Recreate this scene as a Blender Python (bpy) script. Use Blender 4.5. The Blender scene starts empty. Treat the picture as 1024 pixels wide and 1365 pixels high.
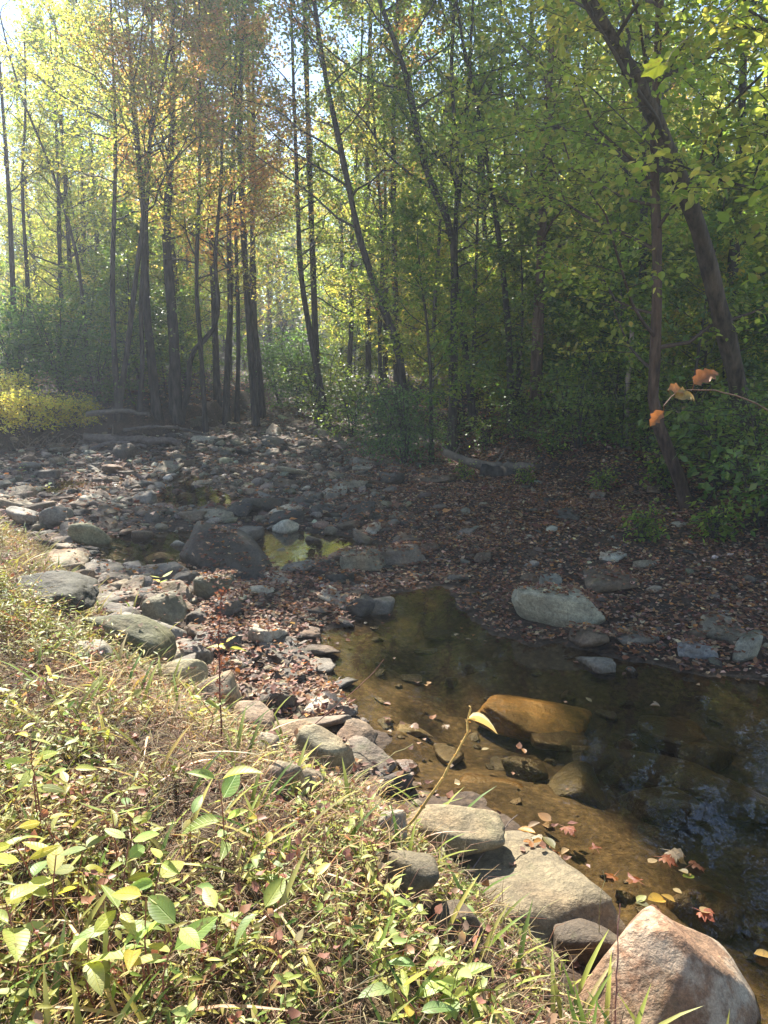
import bpy, math, random
import numpy as np
from math import radians, sin, cos, tan, pi
random.seed(7)
SC = bpy.context.scene
COL = SC.collection
UP = np.array([0., 0., 1.])
# ------------------------------------------------------------------ camera model
CAMZ = 2.1
PITCH = radians(11.3)
FPX = 1030.0
CAM = np.array([0., 0., CAMZ])
AXR = np.array([1., 0., 0.]); AXF = np.array([0., cos(PITCH), -sin(PITCH)]); AXU = np.array([0., sin(PITCH), cos(PITCH)])
def ray(px, py):
    d = AXF + (px - 512) / FPX * AXR + (682.5 - py) / FPX * AXU
    return d / np.linalg.norm(d)
def gp(px, py, z=0.0):
    d = ray(px, py); t = (z - CAMZ) / d[2]
    return (CAM + d * t)[:2]
def atY(px, py, Y):
    d = ray(px, py); return CAM + d * (Y / d[1])
def proj(P):
    P = np.atleast_2d(P) - CAM
    z = P @ AXF; z = np.where(np.abs(z) < 1e-6, 1e-6, z)
    return np.stack([512 + FPX * (P @ AXR) / z, 682.5 - FPX * (P @ AXU) / z, z], 1)
# ------------------------------------------------------------------ noise
def _h(ix, iy, iz, seed):
    n = (np.atleast_1d(ix).astype(np.int64) * 374761393 + np.atleast_1d(iy).astype(np.int64) * 668265263 + np.atleast_1d(iz).astype(np.int64) * 1274126177 + seed * 362437) & 0xffffffff
    n = ((n ^ (n >> 13)) * 1274126177) & 0xffffffff
    n = ((n ^ (n >> 16)) * 1103515245) & 0xffffffff
    r = ((n ^ (n >> 15)) & 0xffffff) / float(0xffffff)
    return r if np.ndim(ix) else r[0]
def vn(x, y, z=0.0, seed=0):
    x = np.asarray(x, float); y = np.asarray(y, float); z = np.zeros_like(x) + z
    ix, iy, iz = np.floor(x), np.floor(y), np.floor(z)
    fx, fy, fz = x - ix, y - iy, z - iz
    fx = fx * fx * (3 - 2 * fx); fy = fy * fy * (3 - 2 * fy); fz = fz * fz * (3 - 2 * fz)
    r = 0
    for a in (0, 1):
        for b in (0, 1):
            for c in (0, 1):
                r = r + _h(ix + a, iy + b, iz + c, seed) * (fx if a else 1 - fx) * (fy if b else 1 - fy) * (fz if c else 1 - fz)
    return r * 2 - 1
def fbm(x, y, z=0.0, o=4, seed=0):
    r = 0; a = 0.5; s = 1.0
    for k in range(o):
        r = r + a * vn(x * s, y * s, z * s, seed + k * 17); a *= .5; s *= 2.03
    return r
def sstep(t):
    t = np.clip(t, 0, 1); return t * t * (3 - 2 * t)
# ------------------------------------------------------------------ mesh builder
class MB:
    def __init__(s, uv=False): s.uv = [] if uv else None; s.v = []; s.c = []; s.t = []; s.q = []; s.n = 0
    def add(s, v, tris=None, quads=None, col=(1, 1, 1)):
        v = np.asarray(v, np.float32).reshape(-1, 3)
        col = np.asarray(col, np.float32)
        if col.ndim == 1: col = np.tile(col, (len(v), 1))
        if s.uv is not None and len(s.uv) == len(s.v): s.uv.append(np.zeros((len(v), 3), np.float32))
        s.v.append(v); s.c.append(col.reshape(-1, 3))
        if tris is not None and len(tris): s.t.append(np.asarray(tris, np.int64).reshape(-1, 3) + s.n)
        if quads is not None and len(quads): s.q.append(np.asarray(quads, np.int64).reshape(-1, 4) + s.n)
        s.n += len(v)
    def mesh(s, name, mat, smooth=True):
        me = bpy.data.meshes.new(name)
        v = np.concatenate(s.v); c = np.concatenate(s.c)
        t = np.concatenate(s.t) if s.t else np.zeros((0, 3), np.int64)
        q = np.concatenate(s.q) if s.q else np.zeros((0, 4), np.int64)
        me.vertices.add(len(v)); me.vertices.foreach_set('co', v.ravel())
        me.loops.add(t.size + q.size)
        me.loops.foreach_set('vertex_index', np.concatenate([t.ravel(), q.ravel()]).astype(np.int32))
        me.polygons.add(len(t) + len(q))
        st = np.concatenate([np.arange(len(t)) * 3, t.size + np.arange(len(q)) * 4]).astype(np.int32)
        me.polygons.foreach_set('loop_start', st)
        me.polygons.foreach_set('use_smooth', np.full(len(st), smooth, bool))
        a = me.color_attributes.new('Col', 'FLOAT_COLOR', 'POINT')
        a.data.foreach_set('color', np.concatenate([c, np.ones((len(c), 1), np.float32)], 1).ravel())
        if s.uv is not None:
            b = me.attributes.new('leafco', 'FLOAT_VECTOR', 'POINT'); b.data.foreach_set('vector', np.concatenate(s.uv).ravel())
        me.materials.append(mat); me.update(calc_edges=True)
        return me
    def build(s, name, mat, parent=None, smooth=True):
        return link(name, s.mesh(name, mat, smooth), parent)
def link(name, me, parent=None):
    o = bpy.data.objects.new(name, me); COL.objects.link(o)
    if parent is not None: o.parent = parent
    return o
def tag(o, label=None, cat=None, group=None, kind=None):
    if label: o['label'] = label
    if cat: o['category'] = cat
    if group: o['group'] = group
    if kind: o['kind'] = kind
    return o
def empty(name, loc):
    o = bpy.data.objects.new(name, None); COL.objects.link(o); o.location = loc; o.empty_display_size = .2
    return o
def copy_thing(root):
    r = root.copy(); COL.objects.link(r)
    for ch in list(root.children):
        c = ch.copy(); COL.objects.link(c); c.parent = r
        for g in list(ch.children):
            d = g.copy(); COL.objects.link(d); d.parent = c
    return r
def nrm(v): return v / np.maximum(np.linalg.norm(v, axis=-1, keepdims=True), 1e-9)
def tubes(mb, paths, radii, sides=3, col=(1, 1, 1), flare=None):
    """paths (N,K,3), radii (N,K)"""
    P = np.asarray(paths, float); R = np.asarray(radii, float)
    if P.ndim == 2: P = P[None]; R = R[None]
    N, K, _ = P.shape
    T = np.empty_like(P); T[:, 1:-1] = P[:, 2:] - P[:, :-2]; T[:, 0] = P[:, 1] - P[:, 0]; T[:, -1] = P[:, -1] - P[:, -2]
    T = nrm(T)
    D = nrm(P[:, -1] - P[:, 0]); ref = np.where(np.abs(D[:, 2:3]) < .8, UP, np.array([[1., 0, 0]]))
    ref = np.repeat(ref[:, None], K, 1)
    A = nrm(np.cross(T, ref)); B = np.cross(T, A)
    th = np.arange(sides) / sides * 2 * pi
    if R.ndim == 2: R = np.repeat(R[:, :, None], sides, 2)
    V = P[:, :, None] + R[..., None] * (A[:, :, None] * np.cos(th)[None, None, :, None] + B[:, :, None] * np.sin(th)[None, None, :, None])
    i = np.arange(K - 1)[:, None] * sides; j = np.arange(sides)[None]; j2 = (j + 1) % sides
    q = np.stack([i + j, i + j2, i + sides + j2, i + sides + j], -1).reshape(-1, 4)
    q = (q[None] + (np.arange(N) * K * sides)[:, None, None]).reshape(-1, 4)
    c = np.asarray(col, float)
    if c.ndim == 2: c = np.repeat(c, K * sides, 0)
    if c.ndim == 3: c = np.repeat(c.reshape(-1, 3), sides, 0)
    mb.add(V.reshape(-1, 3), quads=q, col=c)
# leaf templates: x width, y length (0..1), z normal
TQ = (np.array([[0, 0, 0], [.30, .45, .07], [0, 1, -.03], [-.30, .45, .07]]), np.array([[0, 1, 2], [0, 2, 3]]), None)
TQ6 = (np.array([[0, 0, 0], [.24, .24, .05], [.26, .58, .03], [0, 1, -.08], [-.26, .58, .03], [-.24, .24, .05], [0, .45, -.03]]), np.array([[6, 0, 1], [6, 1, 2], [6, 2, 3], [6, 3, 4], [6, 4, 5], [6, 5, 0]]), None)
TN = (np.array([[0, 0, 0], [.11, .35, .02], [0, 1, -.12], [-.11, .35, .02]]), np.array([[0, 1, 2], [0, 2, 3]]), None)
def leaf_template(w=.28, fold=.1, droop=.15, n=5, tipw=0.0):
    ys = np.linspace(0, 1, n + 1); V = []; T = []; Q = []
    prof = np.sin(np.clip(ys, 0, 1) ** .8 * pi) ** .8 * w
    mid = np.stack([0 * ys, ys, -droop * ys ** 2], 1)
    V = [mid[0]]; idx = [(0, 0, 0)]
    for k in range(1, n):
        a = len(V); V += [mid[k] + [prof[k], 0, fold * prof[k] / w], mid[k], mid[k] + [-prof[k], 0, fold * prof[k] / w]]; idx.append((a, a + 1, a + 2))
    V.append(mid[n]); e = len(V) - 1
    T += [(0, idx[1][0], idx[1][1]), (0, idx[1][1], idx[1][2])]
    for k in range(1, n - 1):
        a = idx[k]; b = idx[k + 1]; Q += [(a[0], b[0], b[1], a[1]), (a[1], b[1], b[2], a[2])]
    a = idx[n - 1]; T += [(a[0], e, a[1]), (a[1], e, a[2])]
    return np.array(V), np.array(T), np.array(Q)
TL = leaf_template(.27, .08, .22, 6)
TLS = leaf_template(.24, .07, .15, 3)
def maple_template(curl=.12):
    ang = [-150, -125, -95, -78, -62, -45, -30, -18, 0, 18, 30, 45, 62, 78, 95, 125, 150]
    rad = [.40, .52, .48, .70, .62, .86, .66, .74, 1.0, .74, .66, .86, .62, .70, .48, .52, .40]
    V = [[0, .0, 0]] + [[.52 * r * sin(radians(a)), .52 * r * cos(radians(a)) + .0, curl * (r ** 2) * (1 if i % 2 else .3)] for i, (a, r) in enumerate(zip(ang, rad))]
    V = np.array(V); V[:, 1] += .25
    n = len(ang); T = [(0, i, i + 1) for i in range(1, n)]
    V = np.vstack([V, [[0, -.25, .0]], [[.02, .2, 0]], [[-.02, .2, 0]]]); T.append((n + 2, n + 1, n + 3))
    return V, np.array(T), None
TM = maple_template()
TM2 = maple_template(-.18)
TC = (np.array([[0, 0, .05], [.3, .25, -.05], [.34, .6, .12], [0, 1, .22], [-.3, .62, -.02], [-.26, .22, .14], [0, .5, -.03]]),
      np.array([[6, 0, 1], [6, 1, 2], [6, 2, 3], [6, 3, 4], [6, 4, 5], [6, 5, 0]]), None)   # curled dry leaf
def scatter(mb, tpl, P, D, N, S, col, W=1.0, rib=0.):
    V, T, Q = tpl
    n = len(P)
    if n == 0: return
    D = nrm(D); B = nrm(np.cross(D, N)); Nn = np.cross(B, D)
    S = np.broadcast_to(np.asarray(S, float), (n,)); W = np.broadcast_to(np.asarray(W, float), (n,))
    X = P[:, None] + S[:, None, None] * (V[None, :, 0, None] * B[:, None] * W[:, None, None] + V[None, :, 1, None] * D[:, None] + V[None, :, 2, None] * Nn[:, None])
    if mb.uv is not None: mb.uv.append(np.tile(V, (n, 1)).astype(np.float32))
    k = len(V); off = (np.arange(n) * k)[:, None, None]
    col = np.asarray(col, float)
    if col.ndim == 1: col = np.tile(col, (n, 1))
    mb.add(X.reshape(-1, 3), tris=(T[None] + off).reshape(-1, 3) if T is not None else None,
           quads=(Q[None] + off).reshape(-1, 4) if Q is not None else None,
           col=np.repeat(col, k, 0) * np.tile(1 + rib * (np.abs(V[:, 0]) < .01) - rib * .3, n)[:, None] if rib else np.repeat(col, k, 0))
def palette(rng, pal, n):
    """pal: list of (rgb, weight) -> (n,3) colours with jitter"""
    c = np.array([p[0] for p in pal], float); w = np.array([p[1] for p in pal], float)
    k = rng.choice(len(pal), n, p=w / w.sum())
    return c[k] * np.exp(rng.normal(0, .22, (n, 1))) * np.exp(rng.normal(0, .07, (n, 3)))
# ------------------------------------------------------------------ materials
def newmat(name):
    m = bpy.data.materials.new(name); m.use_nodes = True; nt = m.node_tree; nt.nodes.clear()
    return m, nt, nt.nodes.new('ShaderNodeOutputMaterial')
def N(nt, t, **k):
    n = nt.nodes.new(t)
    for a, b in k.items():
        if a in ('data_type', 'blend_type', 'operation', 'attribute_name', 'noise_dimensions', 'feature', 'distance', 'clamp', 'use_clamp'): setattr(n, a, b)
        else: n.inputs[a].default_value = b
    return n
def L(nt, a, b): nt.links.new(a, b)
def mixc(nt, fac, a, b, mode='MIX'):
    m = nt.nodes.new('ShaderNodeMix'); m.data_type = 'RGBA'; m.blend_type = mode
    for s, v in ((m.inputs[0], fac), (m.inputs[6], a), (m.inputs[7], b)):
        if hasattr(v, 'is_linked') or hasattr(v, 'links'): L(nt, v, s)
        else: s.default_value = v if not isinstance(v, tuple) or len(v) == 4 else (*v, 1)
    return m.outputs[2]
def ramp(nt, src, p0, p1, c0=(0, 0, 0, 1), c1=(1, 1, 1, 1)):
    r = nt.nodes.new('ShaderNodeValToRGB'); r.color_ramp.elements[0].position = p0; r.color_ramp.elements[1].position = p1
    r.color_ramp.elements[0].color = c0; r.color_ramp.elements[1].color = c1
    L(nt, src, r.inputs[0]); return r.outputs[0]
def noise(nt, vec, scale, detail=4, rough=.55):
    n = N(nt, 'ShaderNodeTexNoise', Scale=scale, Detail=detail, Roughness=rough)
    if vec is not None: L(nt, vec, n.inputs['Vector'])
    return n.outputs[0]
def leaf_mat(name, trans=.6, rough=.5, spec=.3, tint=(2.25, 2.15, 1.3)):
    m, nt, out = newmat(name)
    at = N(nt, 'ShaderNodeAttribute'); at.attribute_name = 'Col'
    p = N(nt, 'ShaderNodeBsdfPrincipled', Roughness=rough); p.inputs['Specular IOR Level'].default_value = spec
    L(nt, at.outputs['Color'], p.inputs['Base Color'])
    t = nt.nodes.new('ShaderNodeBsdfTranslucent')
    L(nt, mixc(nt, 1.0, at.outputs['Color'], tint, 'MULTIPLY'), t.inputs['Color'])
    mx = N(nt, 'ShaderNodeMixShader', Fac=trans); L(nt, p.outputs[0], mx.inputs[1]); L(nt, t.outputs[0], mx.inputs[2])
    L(nt, mx.outputs[0], out.inputs[0]); return m
M_LEAF = leaf_mat('leaf')
M_GRASS = leaf_mat('grass_blades', .35, .5, .3, (1.3, 1.25, .8))
M_DRY = leaf_mat('dry_leaf', .22, .6, .25, (1.4, 1.05, .65))
M_GLOSS = leaf_mat('glossy_leaf', .4, .42, .5, (1.9, 2.0, 1.0))
def broad_mat(name, trans, tint, spots):
    m, nt, out = newmat(name)
    at = N(nt, 'ShaderNodeAttribute'); at.attribute_name = 'Col'
    lc = N(nt, 'ShaderNodeAttribute'); lc.attribute_name = 'leafco'
    tc = nt.nodes.new('ShaderNodeTexCoord')
    sx = nt.nodes.new('ShaderNodeSeparateXYZ'); L(nt, lc.outputs['Vector'], sx.inputs[0])
    ab = N(nt, 'ShaderNodeMath', operation='ABSOLUTE'); L(nt, sx.outputs[0], ab.inputs[0])
    f = N(nt, 'ShaderNodeMath', operation='MULTIPLY_ADD'); L(nt, ab.outputs[0], f.inputs[0]); f.inputs[1].default_value = -.9; L(nt, sx.outputs[1], f.inputs[2])
    g = N(nt, 'ShaderNodeMath', operation='MULTIPLY'); L(nt, f.outputs[0], g.inputs[0]); g.inputs[1].default_value = 8.5
    fr = N(nt, 'ShaderNodeMath', operation='PINGPONG'); L(nt, g.outputs[0], fr.inputs[0]); fr.inputs[1].default_value = .5
    vein = ramp(nt, fr.outputs[0], .02, .10, (1, 1, 1, 1), (0, 0, 0, 1))
    mid = ramp(nt, ab.outputs[0], .004, .018, (1, 1, 1, 1), (0, 0, 0, 1))
    vv = mixc(nt, 1.0, vein, mid, 'LIGHTEN')
    n1 = noise(nt, tc.outputs['Object'], 45, 5, .65); n2 = noise(nt, tc.outputs['Object'], 14, 3, .6)
    c = mixc(nt, 1.0, at.outputs['Color'], ramp(nt, n2, .3, .7, (.7, .75, .6, 1), (1.2, 1.15, 1.1, 1)), 'MULTIPLY')
    c = mixc(nt, N_mul(nt, vv, .55), c, mixc(nt, 1.0, c, (1.5, 1.4, 1.25), 'MULTIPLY'))
    c = mixc(nt, N_mul(nt, ramp(nt, n1, .60, .68), spots), c, (.16, .09, .04))
    edge = ramp(nt, n2, .56, .72); c = mixc(nt, N_mul(nt, edge, spots * .6), c, (.38, .25, .09))
    p = N(nt, 'ShaderNodeBsdfPrincipled', Roughness=.48); p.inputs['Specular IOR Level'].default_value = .35
    b = N(nt, 'ShaderNodeBump', Strength=.5, Distance=.004); b.invert = True; L(nt, vv, b.inputs['Height'])
    L(nt, c, p.inputs['Base Color']); L(nt, b.outputs[0], p.inputs['Normal'])
    t = nt.nodes.new('ShaderNodeBsdfTranslucent'); L(nt, mixc(nt, 1.0, c, tint, 'MULTIPLY'), t.inputs['Color'])
    mx = N(nt, 'ShaderNodeMixShader', Fac=trans); L(nt, p.outputs[0], mx.inputs[1]); L(nt, t.outputs[0], mx.inputs[2])
    L(nt, mx.outputs[0], out.inputs[0]); return m
def attr_mat(name, rough, scale, bump, lo=.55, hi=1.35, stretch=None, spec=.3, dist=.01):
    m, nt, out = newmat(name)
    at = N(nt, 'ShaderNodeAttribute'); at.attribute_name = 'Col'
    tc = nt.nodes.new('ShaderNodeTexCoord'); v = tc.outputs['Object']
    if stretch:
        mp = nt.nodes.new('ShaderNodeMapping'); mp.inputs['Scale'].default_value = stretch; L(nt, v, mp.inputs[0]); v = mp.outputs[0]
    n1 = noise(nt, v, scale, 6, .65); n2 = noise(nt, v, scale * .17, 3)
    f = ramp(nt, n1, .3, .7, (lo, lo, lo, 1), (hi, hi, hi, 1)); g = ramp(nt, n2, .3, .7, (.7, .72, .72, 1), (1.25, 1.2, 1.15, 1))
    c = mixc(nt, 1.0, mixc(nt, 1.0, at.outputs['Color'], f, 'MULTIPLY'), g, 'MULTIPLY')
    p = N(nt, 'ShaderNodeBsdfPrincipled', Roughness=rough); p.inputs['Specular IOR Level'].default_value = spec
    L(nt, c, p.inputs['Base Color'])
    b = N(nt, 'ShaderNodeBump', Strength=bump, Distance=dist); L(nt, n1, b.inputs['Height']); L(nt, b.outputs[0], p.inputs['Normal'])
    L(nt, p.outputs[0], out.inputs[0]); return m
M_BARK = attr_mat('bark', .85, 15, 1.0, .22, 1.9, (1, 1, .2), .15, .05)
M_TWIG = attr_mat('twig', .8, 30, .3)
M_STEM = attr_mat('plant_stem', .6, 60, .2)
M_DRIFT = attr_mat('weathered_wood', .8, 18, .8, .6, 1.35, (1, 1, 1), .2, .01)
def rock_mat(name, use_attr, blotch=False):
    m, nt, out = newmat(name)
    if use_attr:
        at = N(nt, 'ShaderNodeAttribute'); at.attribute_name = 'Col'; base = at.outputs['Color']
    else:
        at = nt.nodes.new('ShaderNodeObjectInfo'); base = at.outputs['Color']
    geo = nt.nodes.new('ShaderNodeNewGeometry'); pos = geo.outputs['Position']
    n1 = noise(nt, pos, 5, 6, .62); n2 = noise(nt, pos, 34, 6, .7); n3 = noise(nt, pos, 1.7, 3)
    c = mixc(nt, 1.0, base, ramp(nt, n1, .3, .7, (.62, .6, .58, 1), (1.3, 1.27, 1.2, 1)), 'MULTIPLY')
    c = mixc(nt, 1.0, c, ramp(nt, n2, .3, .72, (.58, .58, .58, 1), (1.35, 1.34, 1.3, 1)), 'MULTIPLY')
    # large pale and dark blotches, and a few cracks
    if blotch:
        bl = noise(nt, pos, 5.5, 6, .68); c = mixc(nt, N_mul(nt, ramp(nt, bl, .50, .60), .75), c, (.50, .40, .28))
        bd = noise(nt, pos, 8.0, 6, .75); c = mixc(nt, N_mul(nt, ramp(nt, bd, .60, .66), .8), c, (.05, .04, .035))
    else:
        bl = noise(nt, pos, 3.1, 5, .66); c = mixc(nt, N_mul(nt, ramp(nt, bl, .54, .66), .35), c, mixc(nt, 1.0, c, (1.7, 1.6, 1.4), 'MULTIPLY'))
    wp = mixc(nt, .28, pos, N_col(nt, pos, 4.0), 'ADD')
    ck = N(nt, 'ShaderNodeTexVoronoi', Scale=2.6); ck.feature = 'DISTANCE_TO_EDGE'; L(nt, wp, ck.inputs['Vector'])
    crk = ramp(nt, ck.outputs['Distance'], .0, .014, (1, 1, 1, 1), (0, 0, 0, 1)); c = mixc(nt, N_mul(nt, crk, .35), c, mixc(nt, 1.0, c, (.3, .28, .26), 'MULTIPLY'))
    # iron stains
    st = ramp(nt, n3, .52, .66); c = mixc(nt, N_mul(nt, st, .4), c, mixc(nt, 1.0, c, (1.25, .8, .55), 'MULTIPLY'))
    # moss and algae film on upward faces, in patches
    sep = nt.nodes.new('ShaderNodeSeparateXYZ'); L(nt, geo.outputs['Normal'], sep.inputs[0])
    up = ramp(nt, sep.outputs[2], .35, .95)
    mo = mixc(nt, 1.0, up, ramp(nt, noise(nt, pos, 3.3, 5, .7), .54, .64), 'MULTIPLY')
    c = mixc(nt, N_mul(nt, mo, .45), c, (.075, .085, .03))
    # wet dark band near the water line (z = 0)
    sp = nt.nodes.new('ShaderNodeSeparateXYZ'); L(nt, pos, sp.inputs[0])
    zz = N(nt, 'ShaderNodeMath', operation='MULTIPLY_ADD'); L(nt, n1, zz.inputs[0]); zz.inputs[1].default_value = -.07; L(nt, sp.outputs[2], zz.inputs[2])
    wet = ramp(nt, N_add(nt, zz.outputs[0], .5), .47, .505, (1, 1, 1, 1), (0, 0, 0, 1))
    c = mixc(nt, wet, c, mixc(nt, 1.0, c, (.58, .52, .44), 'MULTIPLY'))
    n4 = noise(nt, pos, 150, 3, .7); c = mixc(nt, 1.0, c, ramp(nt, n4, .3, .7, (.72, .72, .72, 1), (1.25, 1.25, 1.25, 1)), 'MULTIPLY')
    p = N(nt, 'ShaderNodeBsdfPrincipled')
    L(nt, c, p.inputs['Base Color']); p.inputs['Specular IOR Level'].default_value = .35
    L(nt, ramp(nt, wet, 0, 1, (.78, .78, .78, 1), (.3, .3, .3, 1)), p.inputs['Roughness'])
    b = N(nt, 'ShaderNodeBump', Strength=.75, Distance=.015); L(nt, n2, b.inputs['Height'])
    b2 = N(nt, 'ShaderNodeBump', Strength=.7, Distance=.05); L(nt, n1, b2.inputs['Height']); L(nt, b.outputs[0], b2.inputs['Normal'])
    L(nt, b2.outputs[0], p.inputs['Normal']); L(nt, p.outputs[0], out.inputs[0]); return m
def N_col(nt, vec, sc):
    n = N(nt, 'ShaderNodeTexNoise', Scale=sc, Detail=3.0); L(nt, vec, n.inputs['Vector']); return n.outputs['Color']
def N_mul(nt, a, k):
    n = N(nt, 'ShaderNodeMath', operation='MULTIPLY'); L(nt, a, n.inputs[0]); n.inputs[1].default_value = k; return n.outputs[0]
def N_add(nt, a, k):
    n = N(nt, 'ShaderNodeMath', operation='ADD'); L(nt, a, n.inputs[0]); n.inputs[1].default_value = k; return n.outputs[0]
M_BROAD = broad_mat('broad_leaf', .45, (1.7, 1.6, .9), .75)
M_FALL = broad_mat('fallen_leaf_skin', .3, (1.4, 1.1, .7), .6)
M_ROCK = rock_mat('stone', False)
M_BLOTCH = rock_mat('stone_blotched', False, True)
M_ROCKA = rock_mat('stone_small', True)
def ground_mat():
    m, nt, out = newmat('earth')
    at = N(nt, 'ShaderNodeAttribute'); at.attribute_name = 'Col'
    geo = nt.nodes.new('ShaderNodeNewGeometry'); pos = geo.outputs['Position']
    n1 = noise(nt, pos, 2.2, 5); n2 = noise(nt, pos, 26, 6, .7)
    vo = N(nt, 'ShaderNodeTexVoronoi', Scale=22.0); L(nt, pos, vo.inputs['Vector'])
    c = mixc(nt, 1.0, at.outputs['Color'], ramp(nt, n1, .3, .7, (.65, .65, .65, 1), (1.3, 1.28, 1.2, 1)), 'MULTIPLY')
    c = mixc(nt, 1.0, c, ramp(nt, n2, .3, .7, (.6, .6, .6, 1), (1.35, 1.35, 1.3, 1)), 'MULTIPLY')
    c = mixc(nt, 1.0, c, ramp(nt, vo.outputs['Distance'], .0, .6, (1.15, 1.15, 1.15, 1), (.6, .6, .6, 1)), 'MULTIPLY')
    p = N(nt, 'ShaderNodeBsdfPrincipled', Roughness=.85); p.inputs['Specular IOR Level'].default_value = .25
    L(nt, c, p.inputs['Base Color'])
    b = N(nt, 'ShaderNodeBump', Strength=.8, Distance=.03); L(nt, n2, b.inputs['Height'])
    L(nt, b.outputs[0], p.inputs['Normal']); L(nt, p.outputs[0], out.inputs[0]); return m
M_GROUND = ground_mat()
def water_mat():
    m, nt, out = newmat('creek_water')
    geo = nt.nodes.new('ShaderNodeNewGeometry'); pos = geo.outputs['Position']
    mp = nt.nodes.new('ShaderNodeMapping'); mp.inputs['Scale'].default_value = (1, .7, 1); L(nt, pos, mp.inputs[0])
    n1 = noise(nt, mp.outputs[0], 2.4, 3, .5); n2 = noise(nt, mp.outputs[0], 14, 2, .5)
    b = N(nt, 'ShaderNodeBump', Strength=.10, Distance=.05); L(nt, n1, b.inputs['Height'])
    b2 = N(nt, 'ShaderNodeBump', Strength=.05, Distance=.02); L(nt, n2, b2.inputs['Height']); L(nt, b.outputs[0], b2.inputs['Normal'])
    fr = N(nt, 'ShaderNodeFresnel', IOR=1.33); L(nt, b2.outputs[0], fr.inputs['Normal'])
    tr = nt.nodes.new('ShaderNodeBsdfTransparent'); tr.inputs[0].default_value = (.88, .80, .62, 1)
    gl = N(nt, 'ShaderNodeBsdfGlossy', Roughness=.015); gl.inputs[0].default_value = (1, 1, 1, 1); L(nt, b2.outputs[0], gl.inputs['Normal'])
    mx = nt.nodes.new('ShaderNodeMixShader'); L(nt, fr.outputs[0], mx.inputs[0]); L(nt, tr.outputs[0], mx.inputs[1]); L(nt, gl.outputs[0], mx.inputs[2])
    L(nt, mx.outputs[0], out.inputs[0]); return m
M_WATER = water_mat()
# ------------------------------------------------------------------ terrain
def gpoly(pts, z): return np.array([gp(a, b, z) for a, b in pts])
def sd(poly, x, y):
    x = np.asarray(x, float); y = np.asarray(y, float)
    d2 = np.full(x.shape, 1e18); inside = np.zeros(x.shape, bool); n = len(poly)
    for i in range(n):
        ax, ay = poly[i]; bx, by = poly[(i + 1) % n]
        ex, ey = bx - ax, by - ay
        t = np.clip(((x - ax) * ex + (y - ay) * ey) / (ex * ex + ey * ey + 1e-12), 0, 1)
        d2 = np.minimum(d2, (x - ax - t * ex) ** 2 + (y - ay - t * ey) ** 2)
        if ay != by:
            inside ^= ((ay > y) != (by > y)) & (x < (bx - ax) * (y - ay) / (by - ay) + ax)
    d = np.sqrt(d2); return np.where(inside, d, -d)
NEAR = np.vstack([gpoly([(880, 1420), (770, 1300), (700, 1215), (640, 1140), (560, 1085), (480, 1045), (400, 985), (330, 950), (270, 910), (200, 850), (140, 790), (75, 735), (0, 695), (-60, 662), (-160, 640)], .06),
                  [[-30, 12], [-30, -25], [8, -25], [3, -4]]])
POOL1 = np.vstack([gpoly([(480, 1040), (410, 975), (385, 905), (400, 850), (470, 815), (520, 775), (610, 768), (660, 800), (690, 835), (780, 845), (850, 865), (1024, 900), (1200, 940)], 0),
                   [[7, 2], [7, -6], [3, -4]], gpoly([(900, 1400), (790, 1290), (720, 1200), (650, 1120), (570, 1080)], 0)])
POOL2 = gpoly([(130, 760), (90, 735), (130, 712), (230, 700), (330, 696), (430, 702), (530, 715), (540, 738), (470, 748), (400, 760), (350, 772), (270, 765), (200, 772)], 0)
POOL3 = gpoly([(185, 665), (225, 632), (215, 615), (255, 612), (290, 640), (350, 668), (300, 690), (230, 690)], 0)
POOL4 = gpoly([(30, 660), (60, 636), (120, 634), (170, 645), (120, 665)], 0)
RIGHT = np.vstack([gpoly([(1250, 790), (1024, 735), (930, 705), (860, 680), (760, 655), (640, 632), (570, 605), (510, 583), (450, 566), (400, 553), (372, 541)], .15), [[-2, 60], [-2, 160], [160, 160], [160, 8]]])
LEFT = np.vstack([gpoly([(-260, 615), (-60, 612), (10, 606), (60, 597), (110, 590), (170, 588), (240, 582), (290, 575), (320, 562), (345, 548), (360, 541)], .1), [[-6, 60], [-6, 160], [-160, 160], [-160, 14]]])
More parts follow.
